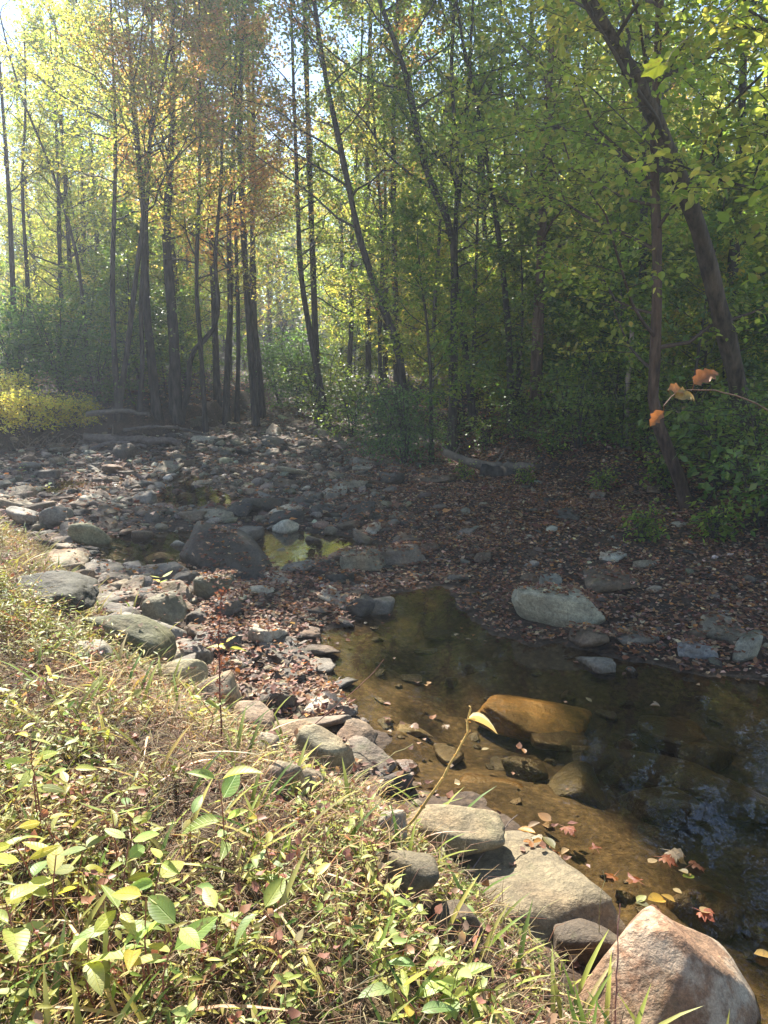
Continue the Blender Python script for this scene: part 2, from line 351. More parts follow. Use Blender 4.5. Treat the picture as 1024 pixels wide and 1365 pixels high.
def H(x, y, detail=True):
    x = np.asarray(x, float); y = np.asarray(y, float)
    wob = fbm(x * .9, y * .9, 0, 3, 5) * .28 + fbm(x * 4, y * 4, 0, 2, 9) * .07
    p1 = sd(POOL1, x, y) + wob; p2 = np.maximum(np.maximum(sd(POOL2, x, y), sd(POOL3, x, y)), sd(POOL4, x, y)) + wob * 1.3
    z1 = np.where(p1 > 0, .02 - .34 * sstep(p1 / 1.5), .02 + .055 * np.minimum(-p1, 2.5))
    z2 = np.where(p2 > 0, .02 - .16 * sstep(p2 / .7), .02 + .055 * np.minimum(-p2, 2.5))
    z = np.minimum(z1, z2)
    z = z + .012 * np.clip(y - 19, 0, 30)
    dn = sd(NEAR, x, y) + wob * .5
    z = z + .50 * sstep((dn + .05) / 1.15) + .10 * sstep((dn - 1) / 3) * np.where(x < -1, 1, 0)
    dr = sd(RIGHT, x, y) + wob
    z = z + .38 * sstep(dr / 1.7) + .055 * np.clip(dr - .5, 0, 60)
    dl = sd(LEFT, x, y) + wob * .8
    z = z + .62 * sstep(dl / .45) + .22 * sstep((dl - .4) / 2) + .03 * np.clip(dl - .5, 0, 60)
    z = z + .10 * np.clip(y - 50, 0, 90)
    if detail:
        z = z + fbm(x * 1.1, y * 1.1, 0, 4, 31) * (.07 + .10 * sstep(np.maximum(dr, dl) / 2)) + fbm(x * 7, y * 7, 0, 3, 77) * .022
    # long sand ridge under the pool that reaches into the sun
    a = gp(640, 905, -.1); b = gp(775, 985, -.1); e = b - a; t = np.clip(((x - a[0]) * e[0] + (y - a[1]) * e[1]) / (e @ e), 0, 1)
    dd = np.hypot(x - a[0] - t * e[0], y - a[1] - t * e[1])
    z = z + .05 * sstep(1 - dd / .42) * (z < 0)
    return z
def ray_ground(px, py, tmax=120):
    d = ray(px, py); t = np.concatenate([np.linspace(1, 12, 900), np.linspace(12, tmax, 1500)])
    P = CAM + d * t[:, None]; hit = np.nonzero(P[:, 2] < H(P[:, 0], P[:, 1]))[0]
    return P[hit[0]] if len(hit) else P[-1]
def axis(lo, hi, fine_lo, fine_hi, s, g):
    a = [fine_lo]; st = s
    while a[-1] < fine_hi: a.append(a[-1] + s * max(1, (a[-1] - fine_lo) * .16))
    up = [fine_hi]; st = s * max(1, (fine_hi - fine_lo) * .1)
    a = a[:-1]
    while up[-1] < hi: up.append(up[-1] + st); st *= g
    dn = [fine_lo]; st = s
    while dn[-1] > lo: st *= g; dn.append(dn[-1] - st)
    return np.array(dn[::-1][:-1] + a + up)
ys = axis(-14, 150, 1.2, 30, .035, 1.1)
xs = []; x = 0; st = .04
while x < 150: xs.append(x); x += st; st = .04 if x < 3 else st * 1.028
xs = np.array(sorted({-v for v in xs} | set(xs)))
GX, GY = np.meshgrid(xs, ys)
GZ = H(GX, GY)
nx, ny = len(xs), len(ys)
i = (np.arange(ny - 1)[:, None] * nx + np.arange(nx - 1)[None])
quads = np.stack([i, i + 1, i + nx + 1, i + nx], -1).reshape(-1, 4)
dn = sd(NEAR, GX, GY); dr = sd(RIGHT, GX, GY); dl = sd(LEFT, GX, GY)
col = np.zeros(GX.shape + (3,)) + np.array([.105, .068, .045])
soil = sstep(np.maximum(dr, dl) / .8)[..., None]; col = col * (1 - soil) + np.array([.06, .042, .028]) * soil
nb = sstep(dn / .5)[..., None]; col = col * (1 - nb) + np.array([.13, .085, .05]) * nb
silt = sstep((.03 - GZ) / .08)[..., None]; col = col * (1 - silt) + np.array([.17, .12, .07]) * silt
deep = sstep((-.16 - GZ) / .12)[..., None]; col = col * (1 - deep) + np.array([.12, .088, .052]) * deep
a = gp(640, 905, -.1); b = gp(775, 985, -.1); e = b - a; t = np.clip(((GX - a[0]) * e[0] + (GY - a[1]) * e[1]) / (e @ e), 0, 1)
rdg = (sstep(1 - np.hypot(GX - a[0] - t * e[0], GY - a[1] - t * e[1]) / .5) * (GZ < 0))[..., None]
col = col * (1 - .4 * rdg) + np.array([.30, .20, .09]) * .4 * rdg
g = MB(); g.add(np.stack([GX, GY, GZ], -1), quads=quads, col=col.reshape(-1, 3))
tag(g.build('ground', M_GROUND), kind='structure')
w = MB(); wx = np.linspace(-14, 9, 60); wy = np.linspace(-5, 20.5, 60); WX, WY = np.meshgrid(wx, wy)
i = (np.arange(59)[:, None] * 60 + np.arange(59)[None])
w.add(np.stack([WX, WY, WX * 0], -1), quads=np.stack([i, i + 1, i + 61, i + 60], -1).reshape(-1, 4))
tag(w.build('water', M_WATER), kind='structure')
# ------------------------------------------------------------------ rocks
import bmesh
_ICO = {}
def ico(n):
    if n not in _ICO:
        bm = bmesh.new(); bmesh.ops.create_icosphere(bm, subdivisions=n, radius=1)
        bm.verts.ensure_lookup_table()
        v = np.array([tuple(q.co) for q in bm.verts]); f = np.array([[q.index for q in p.verts] for p in bm.faces]); bm.free()
        _ICO[n] = (v, f)
    return _ICO[n]
def rock_shape(seed, sub=4, p=14, flat=.6, npl=11, rough=.035, el=1.0):
    r = np.random.default_rng(seed)
    d, f = ico(sub)
    n = nrm(r.normal(size=(npl, 3))); h = r.uniform(.62, 1.0, npl)
    n = np.vstack([n, [[0, 0, 1], [0, 0, -1], [1, 0, 0], [-1, 0, 0], [0, 1, 0], [0, -1, 0]]]); h = np.append(h, [.8, .8, 1, 1, 1, 1])
    n[-6] = nrm(np.array([r.normal(0, .22), r.normal(0, .22), 1.]))
    rad = (np.sum((np.maximum(d @ n.T, 0) / h) ** p, 1)) ** (-1 / p)
    v = d * rad[:, None]
    v = v * (1 + rough * 2 * fbm(v[:, 0] * 1.6 + seed, v[:, 1] * 1.6, v[:, 2] * 1.6, 3, seed)[:, None] + rough * .8 * fbm(v[:, 0] * 7, v[:, 1] * 7, v[:, 2] * 9 + seed, 3, seed)[:, None])
    v *= np.array([el, .8, flat])
    return v, f
ROCKS = []       # (object, radius, colourname)
def hero_rock(px, py, wpx, hpx, col, label, seed, name='stone', depth=.8, rot=0., p=14, sink=.12, rough=.035, z=None, shape=None, group=None, tilt=(0, 0), mat=None):
    """px,py: centre in the photograph, wpx,hpx: its size there"""
    G = ray_ground(px, py + hpx * .38) if z is None else np.append(gp(px, py + hpx * .38, z), z)
    dist = (G - CAM) @ AXF
    W = wpx / FPX * dist; Hh = hpx / FPX * dist
    ang = math.atan2(CAMZ - G[2], G[1])
    dep = W * depth
    hz = max((Hh - dep * .35 * sin(ang)) / cos(ang), .25 * W * .5)
    if z is not None: hz = min(hz, (-z - .03) * .88)
    v, f = rock_shape(seed, 5 if wpx > 90 else 4, p, 1.0, 11, rough) if shape is None else shape
    v = v - (v.max(0) + v.min(0)) / 2; v = v / (v.max(0) - v.min(0))
    ca, sa = cos(rot), sin(rot)
    v = v * np.array([W, dep, hz / (1 - sink)])
    v = v @ np.array([[ca, sa, 0], [-sa, ca, 0], [0, 0, 1]])
    if tilt[0]: v[:, 2] += v[:, 0] * tilt[0]
    if tilt[1]: v[:, 2] += v[:, 1] * tilt[1]
    mb = MB(); mb.add(v, tris=f)
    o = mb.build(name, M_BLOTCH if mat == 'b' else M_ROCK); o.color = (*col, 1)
    o.location = (G[0], G[1] + dep * .25, G[2] + hz / (1 - sink) * (.5 - sink))
    tag(o, label, 'rock', group)
    ROCKS.append((o, max(W, dep) / 2, label)); return o
def wedge(seed, apex=(.1, .0), n=5, nar=.66):
    """a tall wedge-shaped boulder with a ridge"""
    v, f = rock_shape(seed, n, 18, 1.0, 9, .03)
    v = v - (v.max(0) + v.min(0)) / 2; v = v / (v.max(0) - v.min(0))
    k = v[:, 2] + .5
    k = k ** 1.3
    v[:, 0] = v[:, 0] * (1 - nar * k) + apex[0] * k; v[:, 1] = v[:, 1] * (1 - .68 * k) + apex[1] * k
    return v, f
GREY = (.22, .19, .15); DARK = (.085, .075, .062); TAN = (.34, .28, .19); PALE = (.42, .39, .31); BRN = (.16, .115, .075); OLV = (.15, .14, .09)
HR = [
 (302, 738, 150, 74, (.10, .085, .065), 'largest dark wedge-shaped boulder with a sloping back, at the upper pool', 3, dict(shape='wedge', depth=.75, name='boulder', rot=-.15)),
 (753, 811, 128, 56, (.42, .38, .27), 'big pale grey boulder with a flat top at the far edge of the main pool', 12, dict(name='boulder', depth=.8, p=16, sink=.25)),
 (736, 777, 30, 20, (.30, .28, .22), 'small pale stone just behind the big pale boulder', 13, {}),
 (816, 776, 74, 26, BRN, 'low dark brown rock half buried in leaves behind the big pale boulder', 14, {}),
 (380, 703, 36, 22, (.55, .50, .38), 'brightly sunlit cream stone standing in the upper pool', 15, {}),
 (484, 748, 62, 28, (.26, .23, .16), 'tan rounded rock at the lower edge of the upper pool', 16, {}),
 (480, 811, 40, 28, DARK, 'dark wet stone mirrored at the head of the main pool', 17, {}),
 (508, 812, 38, 26, (.17, .15, .12), 'brown stone leaning on the dark wet stone in the main pool', 18, {}),
 (283, 785, 52, 30, OLV, 'smooth olive stone in front of the largest dark boulder', 19, dict(p=9)),
 (246, 775, 50, 24, (.12, .11, .09), 'dark flat stone tucked beneath the largest dark boulder', 20, {}),
 (226, 764, 54, 24, (.22, .19, .15), 'grey brown slab propped beside the largest dark boulder', 21, {}),
 (205, 748, 56, 18, (.27, .22, .16), 'thin pinkish slab tilted at the edge of the upper pool', 22, dict(tilt=(.25, 0))),
 (237, 733, 26, 22, (.25, .24, .2), 'pair-topped grey block behind the tilted pinkish slab', 23, {}),
 (187, 778, 32, 18, (.24, .22, .19), 'light grey stone between the tilted slab and the mossy round boulder', 24, {}),
 (193, 797, 36, 22, (.13, .12, .1), 'dark block above the rounded layered boulder', 25, {}),
 (218, 821, 60, 48, (.19, .17, .11), 'rounded layered boulder lit from behind beside the leaf-covered bar', 26, dict(name='boulder', p=10)),
 (118, 714, 54, 32, (.30, .28, .16), 'pale lichen-covered boulder at the edge of the upper pool', 27, dict(name='boulder', p=9)),
 (73, 692, 40, 30, (.22, .2, .16), 'grey blocky rock beyond the lichen-covered boulder', 28, {}),
 (28, 690, 48, 22, (.36, .33, .27), 'bright flat rock at the foot of the sunny grassy bank', 29, {}),
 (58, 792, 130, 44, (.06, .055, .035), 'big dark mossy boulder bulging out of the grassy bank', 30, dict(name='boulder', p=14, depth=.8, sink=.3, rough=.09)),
 (168, 855, 108, 62, (.12, .115, .06), 'sloping mossy slab at the edge of the grassy bank', 31, dict(name='boulder', tilt=(-.3, 0), p=10)),
 (120, 872, 56, 24, (.26, .23, .17), 'low tan rock sinking into the grass above the mossy slab', 32, {}),
 (205, 845, 90, 26, (.24, .215, .17), 'long grey ledge lying on top of the mossy slab', 33, dict(tilt=(-.35, 0), depth=.4)),
 (245, 903, 60, 40, (.34, .29, .17), 'yellowish block at the grass edge below the mossy slab', 34, {}),
 (282, 925, 72, 44, (0.266, 0.209, 0.136), 'curved tan slab at the edge of the grass with leaves on it', 35, {}),
 (335, 968, 62, 46, (0.281, 0.230, 0.163), 'sunlit tan rock sunk in grass behind the smooth boulder', 36, {}),
 (392, 978, 60, 28, (0.266, 0.209, 0.136), 'flat brown rock touching the back of the smooth sunlit boulder', 37, {}),
 (430, 1010, 88, 62, (0.252, 0.223, 0.143), 'smooth sunlit boulder on the grassy bank by the main pool', 38, dict(name='boulder', p=11, depth=.7)),
 (378, 1040, 54, 44, (0.281, 0.230, 0.163), 'tan knobbly stone in grass in front of the smooth sunlit boulder', 39, {}),
 (415, 1050, 36, 34, (0.266, 0.216, 0.150), 'narrow tan stone between the knobbly stone and the smooth sunlit boulder', 40, {}),
 (355, 1000, 34, 30, (0.266, 0.223, 0.163), 'small sunlit stone behind the knobbly tan stone', 41, {}),
 (528, 1050, 48, 32, (0.067, 0.058, 0.048), 'black wet stone in the shallows beside the smooth sunlit boulder', 42, {}),
 (520, 1105, 46, 38, (0.281, 0.245, 0.184), 'pale round stone at the bank edge below the black wet stone', 43, {}),
 (510, 1080, 32, 22, (0.266, 0.238, 0.184), 'little grey stone behind the pale round stone on the bank edge', 44, {}),
 (690, 1180, 340, 70, (0.192, 0.155, 0.095), 'long cracked tan slab sloping from the grass into the main pool', 45, dict(name='rock_slab', depth=.42, rot=-1.12, p=16, sink=.5, rough=.06)),
 (600, 1120, 150, 62, (0.237, 0.194, 0.116), 'flat crumbly tan ledge at the corner of the main pool', 46, dict(name='rock_slab', depth=.6, p=12, rough=.06)),
 (540, 1175, 90, 52, (0.148, 0.122, 0.075), 'dark shaded rock under the grass beside the cracked tan slab', 47, {}),
 (610, 1240, 70, 46, (0.118, 0.086, 0.054), 'brown stone hidden in weeds below the cracked tan slab', 48, {}),
 (785, 1262, 90, 48, (0.104, 0.079, 0.054), 'dark wet block at the low end of the cracked tan slab', 49, {}),
 (902, 1336, 305, 142, (.27, .165, .10), 'huge reddish-brown pyramid boulder with cream blotches beside the main pool', 50, dict(name='boulder', shape='pyr', depth=.8, sink=.2, mat='b')),
 (998, 866, 36, 42, (.28, .26, .2), 'pale rounded stone upright at the far shore of the main pool', 51, dict(p=9)),
 (932, 868, 50, 22, (.26, .25, .24), 'bluish grey flat stone at the far shore of the main pool', 52, {}),
 (850, 850, 60, 18, (.20, .17, .13), 'low brown stone between pale boulder and bluish grey flat stone', 53, {}),
 (768, 1045, 88, 84, (.17, .14, .065), 'square olive slab lying under water in the main pool', 54, dict(z=-.2, depth=1.0, name='rock_slab')),
 (905, 1040, 330, 60, (.19, .145, .075), 'long narrow ledge crossing the pool floor under water', 55, dict(z=-.22, depth=.2, rot=-.62, name='rock_slab', p=18)),
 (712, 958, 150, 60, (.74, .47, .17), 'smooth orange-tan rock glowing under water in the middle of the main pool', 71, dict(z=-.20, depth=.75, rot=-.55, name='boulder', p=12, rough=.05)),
 (838, 1000, 30, 26, (.30, .19, .09), 'small orange-brown cobble under water beside the long ledge', 56, dict(z=-.2)),
 (890, 1085, 110, 56, (.18, .14, .07), 'rounded olive rock under water between square slab and long ledge', 57, dict(z=-.25)),
 (900, 985, 90, 34, (.22, .16, .085), 'wide brown rock under water beyond the long ledge', 58, dict(z=-.22)),
 (800, 1015, 48, 40, (.20, .15, .08), 'dark brown stone under water next to the square olive slab', 59, dict(z=-.2)),
 (945, 1010, 70, 34, (.2, .14, .07), 'flat brown stone under water near the far shore', 60, dict(z=-.24)),
 (950, 1230, 110, 70, (.17, .12, .07), 'reddish block under water behind the huge pyramid boulder', 61, dict(z=-.22)),
 (660, 1060, 90, 28, (.28, .19, .09), 'flat sandy rock awash near the crumbly tan ledge', 62, dict(z=-.1)),
 (750, 990, 80, 22, (.25, .18, .1), 'brown rock under water in front of the sunlit sand ridge', 63, dict(z=-.16)),
 (700, 1030, 60, 30, (.16, .13, .08), 'mossy lump under water between sand ridge and crumbly ledge', 64, dict(z=-.14)),
 (60, 632, 36, 12, (.16, .13, .1), 'reddish brown stone under the undercut bank', 65, {}),
 (165, 605, 26, 22, (.11, .09, .07), 'dark stone at the end of the driftwood log', 66, {}),
 (290, 860, 60, 30, (.12, .11, .09), 'wet stone behind the tall dark red weed', 67, {}),
 (262, 872, 44, 26, (.2, .18, .15), 'flat grey stone at the edge of the leaf-covered bar', 68, {}),
 (345, 745, 34, 20, (.28, .25, .19), 'tan stone on the low side of the largest dark boulder', 69, {}),
 (372, 742, 30, 18, (.26, .24, .19), 'tan pointed stone in the upper pool next to the largest boulder', 70, {}),
]
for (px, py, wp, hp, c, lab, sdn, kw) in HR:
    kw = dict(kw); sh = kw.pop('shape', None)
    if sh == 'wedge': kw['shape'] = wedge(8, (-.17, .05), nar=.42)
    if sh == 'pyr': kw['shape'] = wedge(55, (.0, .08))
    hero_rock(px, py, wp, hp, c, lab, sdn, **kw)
# scattered cobbles: the largest in view are individual, the rest one mass
rng = np.random.default_rng(11)
cand = []
def bed_density(x, y):
    if sd(NEAR, x, y) > .15 or sd(RIGHT, x, y) > .6 or sd(LEFT, x, y) > .3: return 0
    s = sd(POOL1, x, y)
    if s > .25: return .02
    pr = proj(np.array([x, y, 0.]))[0]
    # right-hand bar is mostly leaf litter with few stones
    k = 1.0
    line = (pr[0] - 450) / 130 if pr[1] > 640 else (pr[0] - 500) / 120
    k *= 1 - .93 * float(sstep(line))
    if pr[1] > 765 and 310 < pr[0] < 700: k *= .12
    if pr[1] > 740 and pr[0] >= 560: k *= .35
    if max(sd(POOL2, x, y), sd(POOL3, x, y)) > .15: k *= .38
    return k
PX = rng.uniform(-60, 1100, 16000); PY = 548 + (rng.uniform(0, 1, 16000) ** 1.25) * 470
for a, b in zip(PX, PY):
    gx, gy = gp(a, b, .05)
    if gy > 31: continue
    dk = bed_density(np.array(gx), np.array(gy))
    if rng.uniform() > dk: continue
    wpx = float(np.exp(rng.normal(2.65, .55)))          # size in the picture at its distance follows real sizes below
    size = float(np.clip(np.exp(rng.normal(-2.25, .55)), .04, .42 if b < 760 else .26))
    cand.append((gx, gy, size))
cand = np.array(cand)
# poisson-like thinning, big first
order = np.argsort(-cand[:, 2]); cell = {}; keep = []
hr = [(o.location.x, o.location.y, r) for o, r, _ in ROCKS]
for k in order:
    x, y, s = cand[k]
    if any((x - a) ** 2 + (y - b) ** 2 < (r * .85 + s * .35) ** 2 for a, b, r in hr): continue
    ci, cj = int(x // .5), int(y // .5); ok = True
    for a in range(-1, 2):
        for b in range(-1, 2):
            for (u, v, t) in cell.get((ci + a, cj + b), ()):
                if (x - u) ** 2 + (y - v) ** 2 < (.42 * (s + t)) ** 2: ok = False; break
            if not ok: break
        if not ok: break
    if ok: cell.setdefault((ci, cj), []).append((x, y, s)); keep.append(k)
cand = cand[keep]
dist = np.hypot(cand[:, 0], cand[:, 1]); pj = proj(np.column_stack([cand[:, :2], cand[:, :1] * 0]))
scr = cand[:, 2] / dist * ((pj[:, 0] > 0) & (pj[:, 0] < 1024) & (pj[:, 1] < 1300))
order = np.argsort(-scr); NIND = 228
VAR = []
for k in range(16):
    v, f = rock_shape(200 + k, 4, [40, 16, 30, 40][k % 4], [.45, .6, .5, .3][k % 4], 7, .065, [1.0, 1.25, 1.1, 1.4][(k // 4) % 4]); mb = MB(); mb.add(v * .5, tris=f); VAR.append(mb.mesh('stone', M_ROCK))
CN = [('grey', (.21, .18, .14), .32), ('brown', (.18, .13, .085), .28), ('dark', (.095, .08, .062), .2), ('tan', (.29, .24, .165), .13), ('pale', (.44, .39, .30), .07)]
rocks_ind = []
for k in order[:NIND]:
    x, y, s = cand[k]; vi = int(rng.integers(16)); ci = int(rng.choice(5, p=[c[2] for c in CN]))
    o = link('stone', VAR[vi]); z = float(H(np.array(x), np.array(y)))
    o.location = (x, y, z + s * .10); o.rotation_euler = (rng.normal(0, .16), rng.normal(0, .16), rng.uniform(0, 6.28)); sc = s * 1.15
    o.scale = (sc, sc, sc * rng.uniform(.7, 1.15)); o.color = (*(np.array(CN[ci][1]) * np.exp(rng.normal(0, .12))), 1)
    rocks_ind.append((o, s, CN[ci][0], 'slab-like' if vi % 4 == 3 else ('rounded' if vi % 4 == 1 else 'angular')))
LM = [((298, 752), 'the largest dark boulder'), ((753, 830), 'the big pale boulder'), ((484, 757), 'the tan rounded rock'), ((118, 725), 'the lichen-covered boulder'), ((380, 708), 'the cream sunlit stone'),
      ((218, 840), 'the rounded layered boulder'), ((28, 697), 'the bright flat bank rock'), ((165, 612), 'the end of the driftwood log'), ((430, 580), 'the leaning streamside trunk'), ((600, 622), 'the broken pale log end'),
      ((495, 820), 'the mirrored dark stone'), ((340, 562), 'the upstream bend'), ((235, 640), 'the small upstream puddle'), ((998, 880), 'the upright pale shore stone'), ((430, 1030), 'the smooth sunlit boulder'), ((300, 600), 'the shaded far tree cluster'),
      ((520, 600), 'the hanging evergreen bush'), ((440, 660), 'the middle of the dry bed')]
LMP = np.array([gp(a[0], a[1], .05) for a, _ in LM])
ORD = ['', 'second ', 'third ', 'fourth ', 'fifth ', 'sixth ', 'seventh ', 'eighth ', 'ninth ', 'tenth ', 'eleventh ', 'twelfth ', 'thirteenth ', 'fourteenth ', 'fifteenth ', 'sixteenth ', 'seventeenth ', 'eighteenth ', 'nineteenth ', 'twentieth ']
buck = {}
for o, s, cn, shp in rocks_ind:
    pos = np.array([o.location.x, o.location.y]); dd = np.hypot(*(LMP - pos).T); l = int(dd.argmin())
    szc = 'large' if s > .3 else ('small' if s < .17 else 'medium')
    buck.setdefault((l, cn, shp, szc), []).append((dd[l], o))
for (l, cn, shp, szc), lst in buck.items():
    lst.sort(key=lambda q: q[0])
    for r, (_, o) in enumerate(lst):
        tag(o, f"{szc} {shp} {cn} creek stone, {ORD[min(r, 19)]}closest such stone to {LM[l][1]}", 'rock', 'loose stones in the creek bed')
# the mass of smaller stones
mb = MB()
def rock_mass(P, S, sub, seed, dark=0., cols=None):
    r = np.random.default_rng(seed); d, f = ico(sub); n = len(P)
    pl = nrm(r.normal(size=(n, 9, 3))); h = r.uniform(.55, 1., (n, 9))
    q = np.maximum(np.einsum('kj,nij->nki', d, pl), 0) / h[:, None]
    rad = (np.sum(q ** 18, 2) + .8 ** 18) ** (-1 / 18.)
    v = d[None] * rad[..., None] * np.array([1, .8, .5]) * .55
    a = r.uniform(0, 6.28, n); ca, sa = np.cos(a), np.sin(a)
    x = v[..., 0] * ca[:, None] - v[..., 1] * sa[:, None]; y = v[..., 0] * sa[:, None] + v[..., 1] * ca[:, None]
    z = v[..., 2] + x * r.normal(0, .15, n)[:, None]
    V = np.stack([x, y, z], -1) * S[:, None, None] + P[:, None]
    c = palette(r, [((.20, .165, .12), 4), ((.16, .12, .08), 4), ((.09, .075, .055), 3), ((.28, .24, .17), 1.6), ((.42, .37, .28), .7)], n) if cols is None else cols
    F = (f[None] + (np.arange(n) * len(d))[:, None, None]).reshape(-1, 3)
    mb.add(V.reshape(-1, 3), tris=F, col=np.repeat(c, len(d), 0))
rest = order[NIND:]
P = np.column_stack([cand[rest, 0], cand[rest, 1], H(cand[rest, 0], cand[rest, 1]) + cand[rest, 2] * .1])
rock_mass(P, cand[rest, 2] * 1.1, 2, 5)
n = 26000; gx = rng.uniform(-11, 7, n); gy = 2.5 + 27 * rng.uniform(0, 1, n) ** 1.15
ok = (sd(NEAR, gx, gy) < .25) & (sd(RIGHT, gx, gy) < .5) & (sd(LEFT, gx, gy) < .2)
pr = proj(np.column_stack([gx, gy, gx * 0])); k = 1 - .8 * sstep((pr[:, 0] - 440) / 160)
k = np.where(sd(POOL1, gx, gy) > .12, .05, k); ok &= rng.uniform(0, 1, n) < k
gx, gy = gx[ok], gy[ok]; s = np.clip(np.exp(rng.normal(-2.85, .4, len(gx))), .02, .12)
rock_mass(np.column_stack([gx, gy, H(gx, gy) + s * .08]), s, 1, 6)
tag(mb.build('pebbles', M_ROCKA, smooth=False), kind='stuff')
# height map of everything lying on the bed, for the leaf litter
bpy.context.view_layer.update()
HMX, HMY, HMS = -12., 0., .04; HM = np.full((800, 600), -9.)
for o in [q[0] for q in ROCKS] + [q[0] for q in rocks_ind]:
    me = o.data; v = np.empty(len(me.vertices) * 3, np.float32); me.vertices.foreach_get('co', v); v = v.reshape(-1, 3)
    M = np.array(o.matrix_world); v = v @ M[:3, :3].T + M[:3, 3]
    iy = ((v[:, 1] - HMY) / HMS).astype(int); ix = ((v[:, 0] - HMX) / HMS).astype(int); ok = (iy >= 0) & (iy < 800) & (ix >= 0) & (ix < 600)
    np.maximum.at(HM, (iy[ok], ix[ok]), v[ok, 2])
def HT(x, y):
    h = H(x, y); iy = np.clip(((y - HMY) / HMS).astype(int), 0, 799); ix = np.clip(((x - HMX) / HMS).astype(int), 0, 599)
    return np.maximum(h, HM[iy, ix])
# ------------------------------------------------------------------ leaf litter
rng = np.random.default_rng(21)
LIT = [((.19, .09, .055), 4), ((.26, .14, .075), 3), ((.12, .06, .04), 4), ((.36, .23, .13), 2), ((.42, .2, .06), .8), ((.28, .20, .15), 2), ((.48, .37, .24), 1)]
mb = MB()
def litter(n, x0, x1, y0, y1, keepf, smin=.045, smax=.10, pow_=1., tpl=None, pal=LIT, flat=.35, lift=.012, water=False):
    gx = rng.uniform(x0, x1, n); gy = y0 + (y1 - y0) * rng.uniform(0, 1, n) ** pow_
    ok = rng.uniform(0, 1, n) < keepf(gx, gy); gx, gy = gx[ok], gy[ok]; m = len(gx)
    gz = HT(gx, gy)
    if water: gz = np.maximum(gz, 0.0)
    Dd = rng.normal(size=(m, 3)) * [1, 1, .12]; pal = [((a_[0] * 1.0, a_[1] * .92, a_[2] * .85), b_) for a_, b_ in pal]; Nn = np.column_stack([rng.normal(0, flat, m), rng.normal(0, flat, m), np.ones(m)])
    S = rng.uniform(smin, smax, m); c = palette(rng, pal, m)
    P = np.column_stack([gx, gy, gz + lift + rng.uniform(0, .015, m)])
    tp = [TC, TM, TQ] if tpl is None else tpl
    kk = rng.integers(0, len(tp), m)
    for q, t in enumerate(tp): scatter(mb, t, P[kk == q], Dd[kk == q], Nn[kk == q], S[kk == q], c[kk == q])
def kbar(x, y):
    pr = proj(np.column_stack([x, y, x * 0 + .1])); land = H(x, y) > .005
    k = .12 + .88 * sstep((pr[:, 0] - 400) / 150); k = np.where((pr[:, 1] > 745) & (pr[:, 0] > 270), .95, k)
    k = np.where(sd(NEAR, x, y) > 0, 0, k); return k * land * (.35 + .65 * sstep(fbm(x * 1.3, y * 1.3, 0, 3, 4) + .75))
litter(230000, -6, 9, 4.2, 17, kbar, .022, .06, 1.1, [TC, TQ, TC])
def kfloat(x, y):
    w = H(x, y); s1 = np.maximum(sd(POOL1, x, y), np.maximum(sd(POOL2, x, y), sd(POOL3, x, y)))
    return (w <= .005) * np.exp(-np.clip(s1 + .15, 0, 9) / .22) * (sd(NEAR, x, y) < .1) * sstep(fbm(x * 2.2, y * 2.2, 0, 3, 14) * 1.5 + .6)
litter(60000, -6, 7, 2.8, 14, kfloat, .022, .06, 1.1, [TC, TQ, TC], flat=.08, lift=.003, water=True)
def kfar(x, y): return (.25 + .75 * sstep(np.maximum(sd(RIGHT, x, y), sd(LEFT, x, y)))) * (sd(NEAR, x, y) < -.2)
litter(80000, -22, 24, 9, 42, kfar, .07, .13, 1.4, [TC, TQ])
def knear(x, y): return (sd(NEAR, x, y) > -.15) * .9 * np.where(HT(x, y) - H(x, y) > .04, .12, 1)
litter(11000, -6, 2.2, 1.0, 9, knear, .022, .055, 1.0, tpl=[TC, TC, TM, TLS], pal=[((.28, .17, .11), 3), ((.18, .09, .055), 3), ((.36, .26, .17), 2)], lift=.004)
tag(mb.build('leaf_litter', M_DRY, smooth=False), kind='stuff')
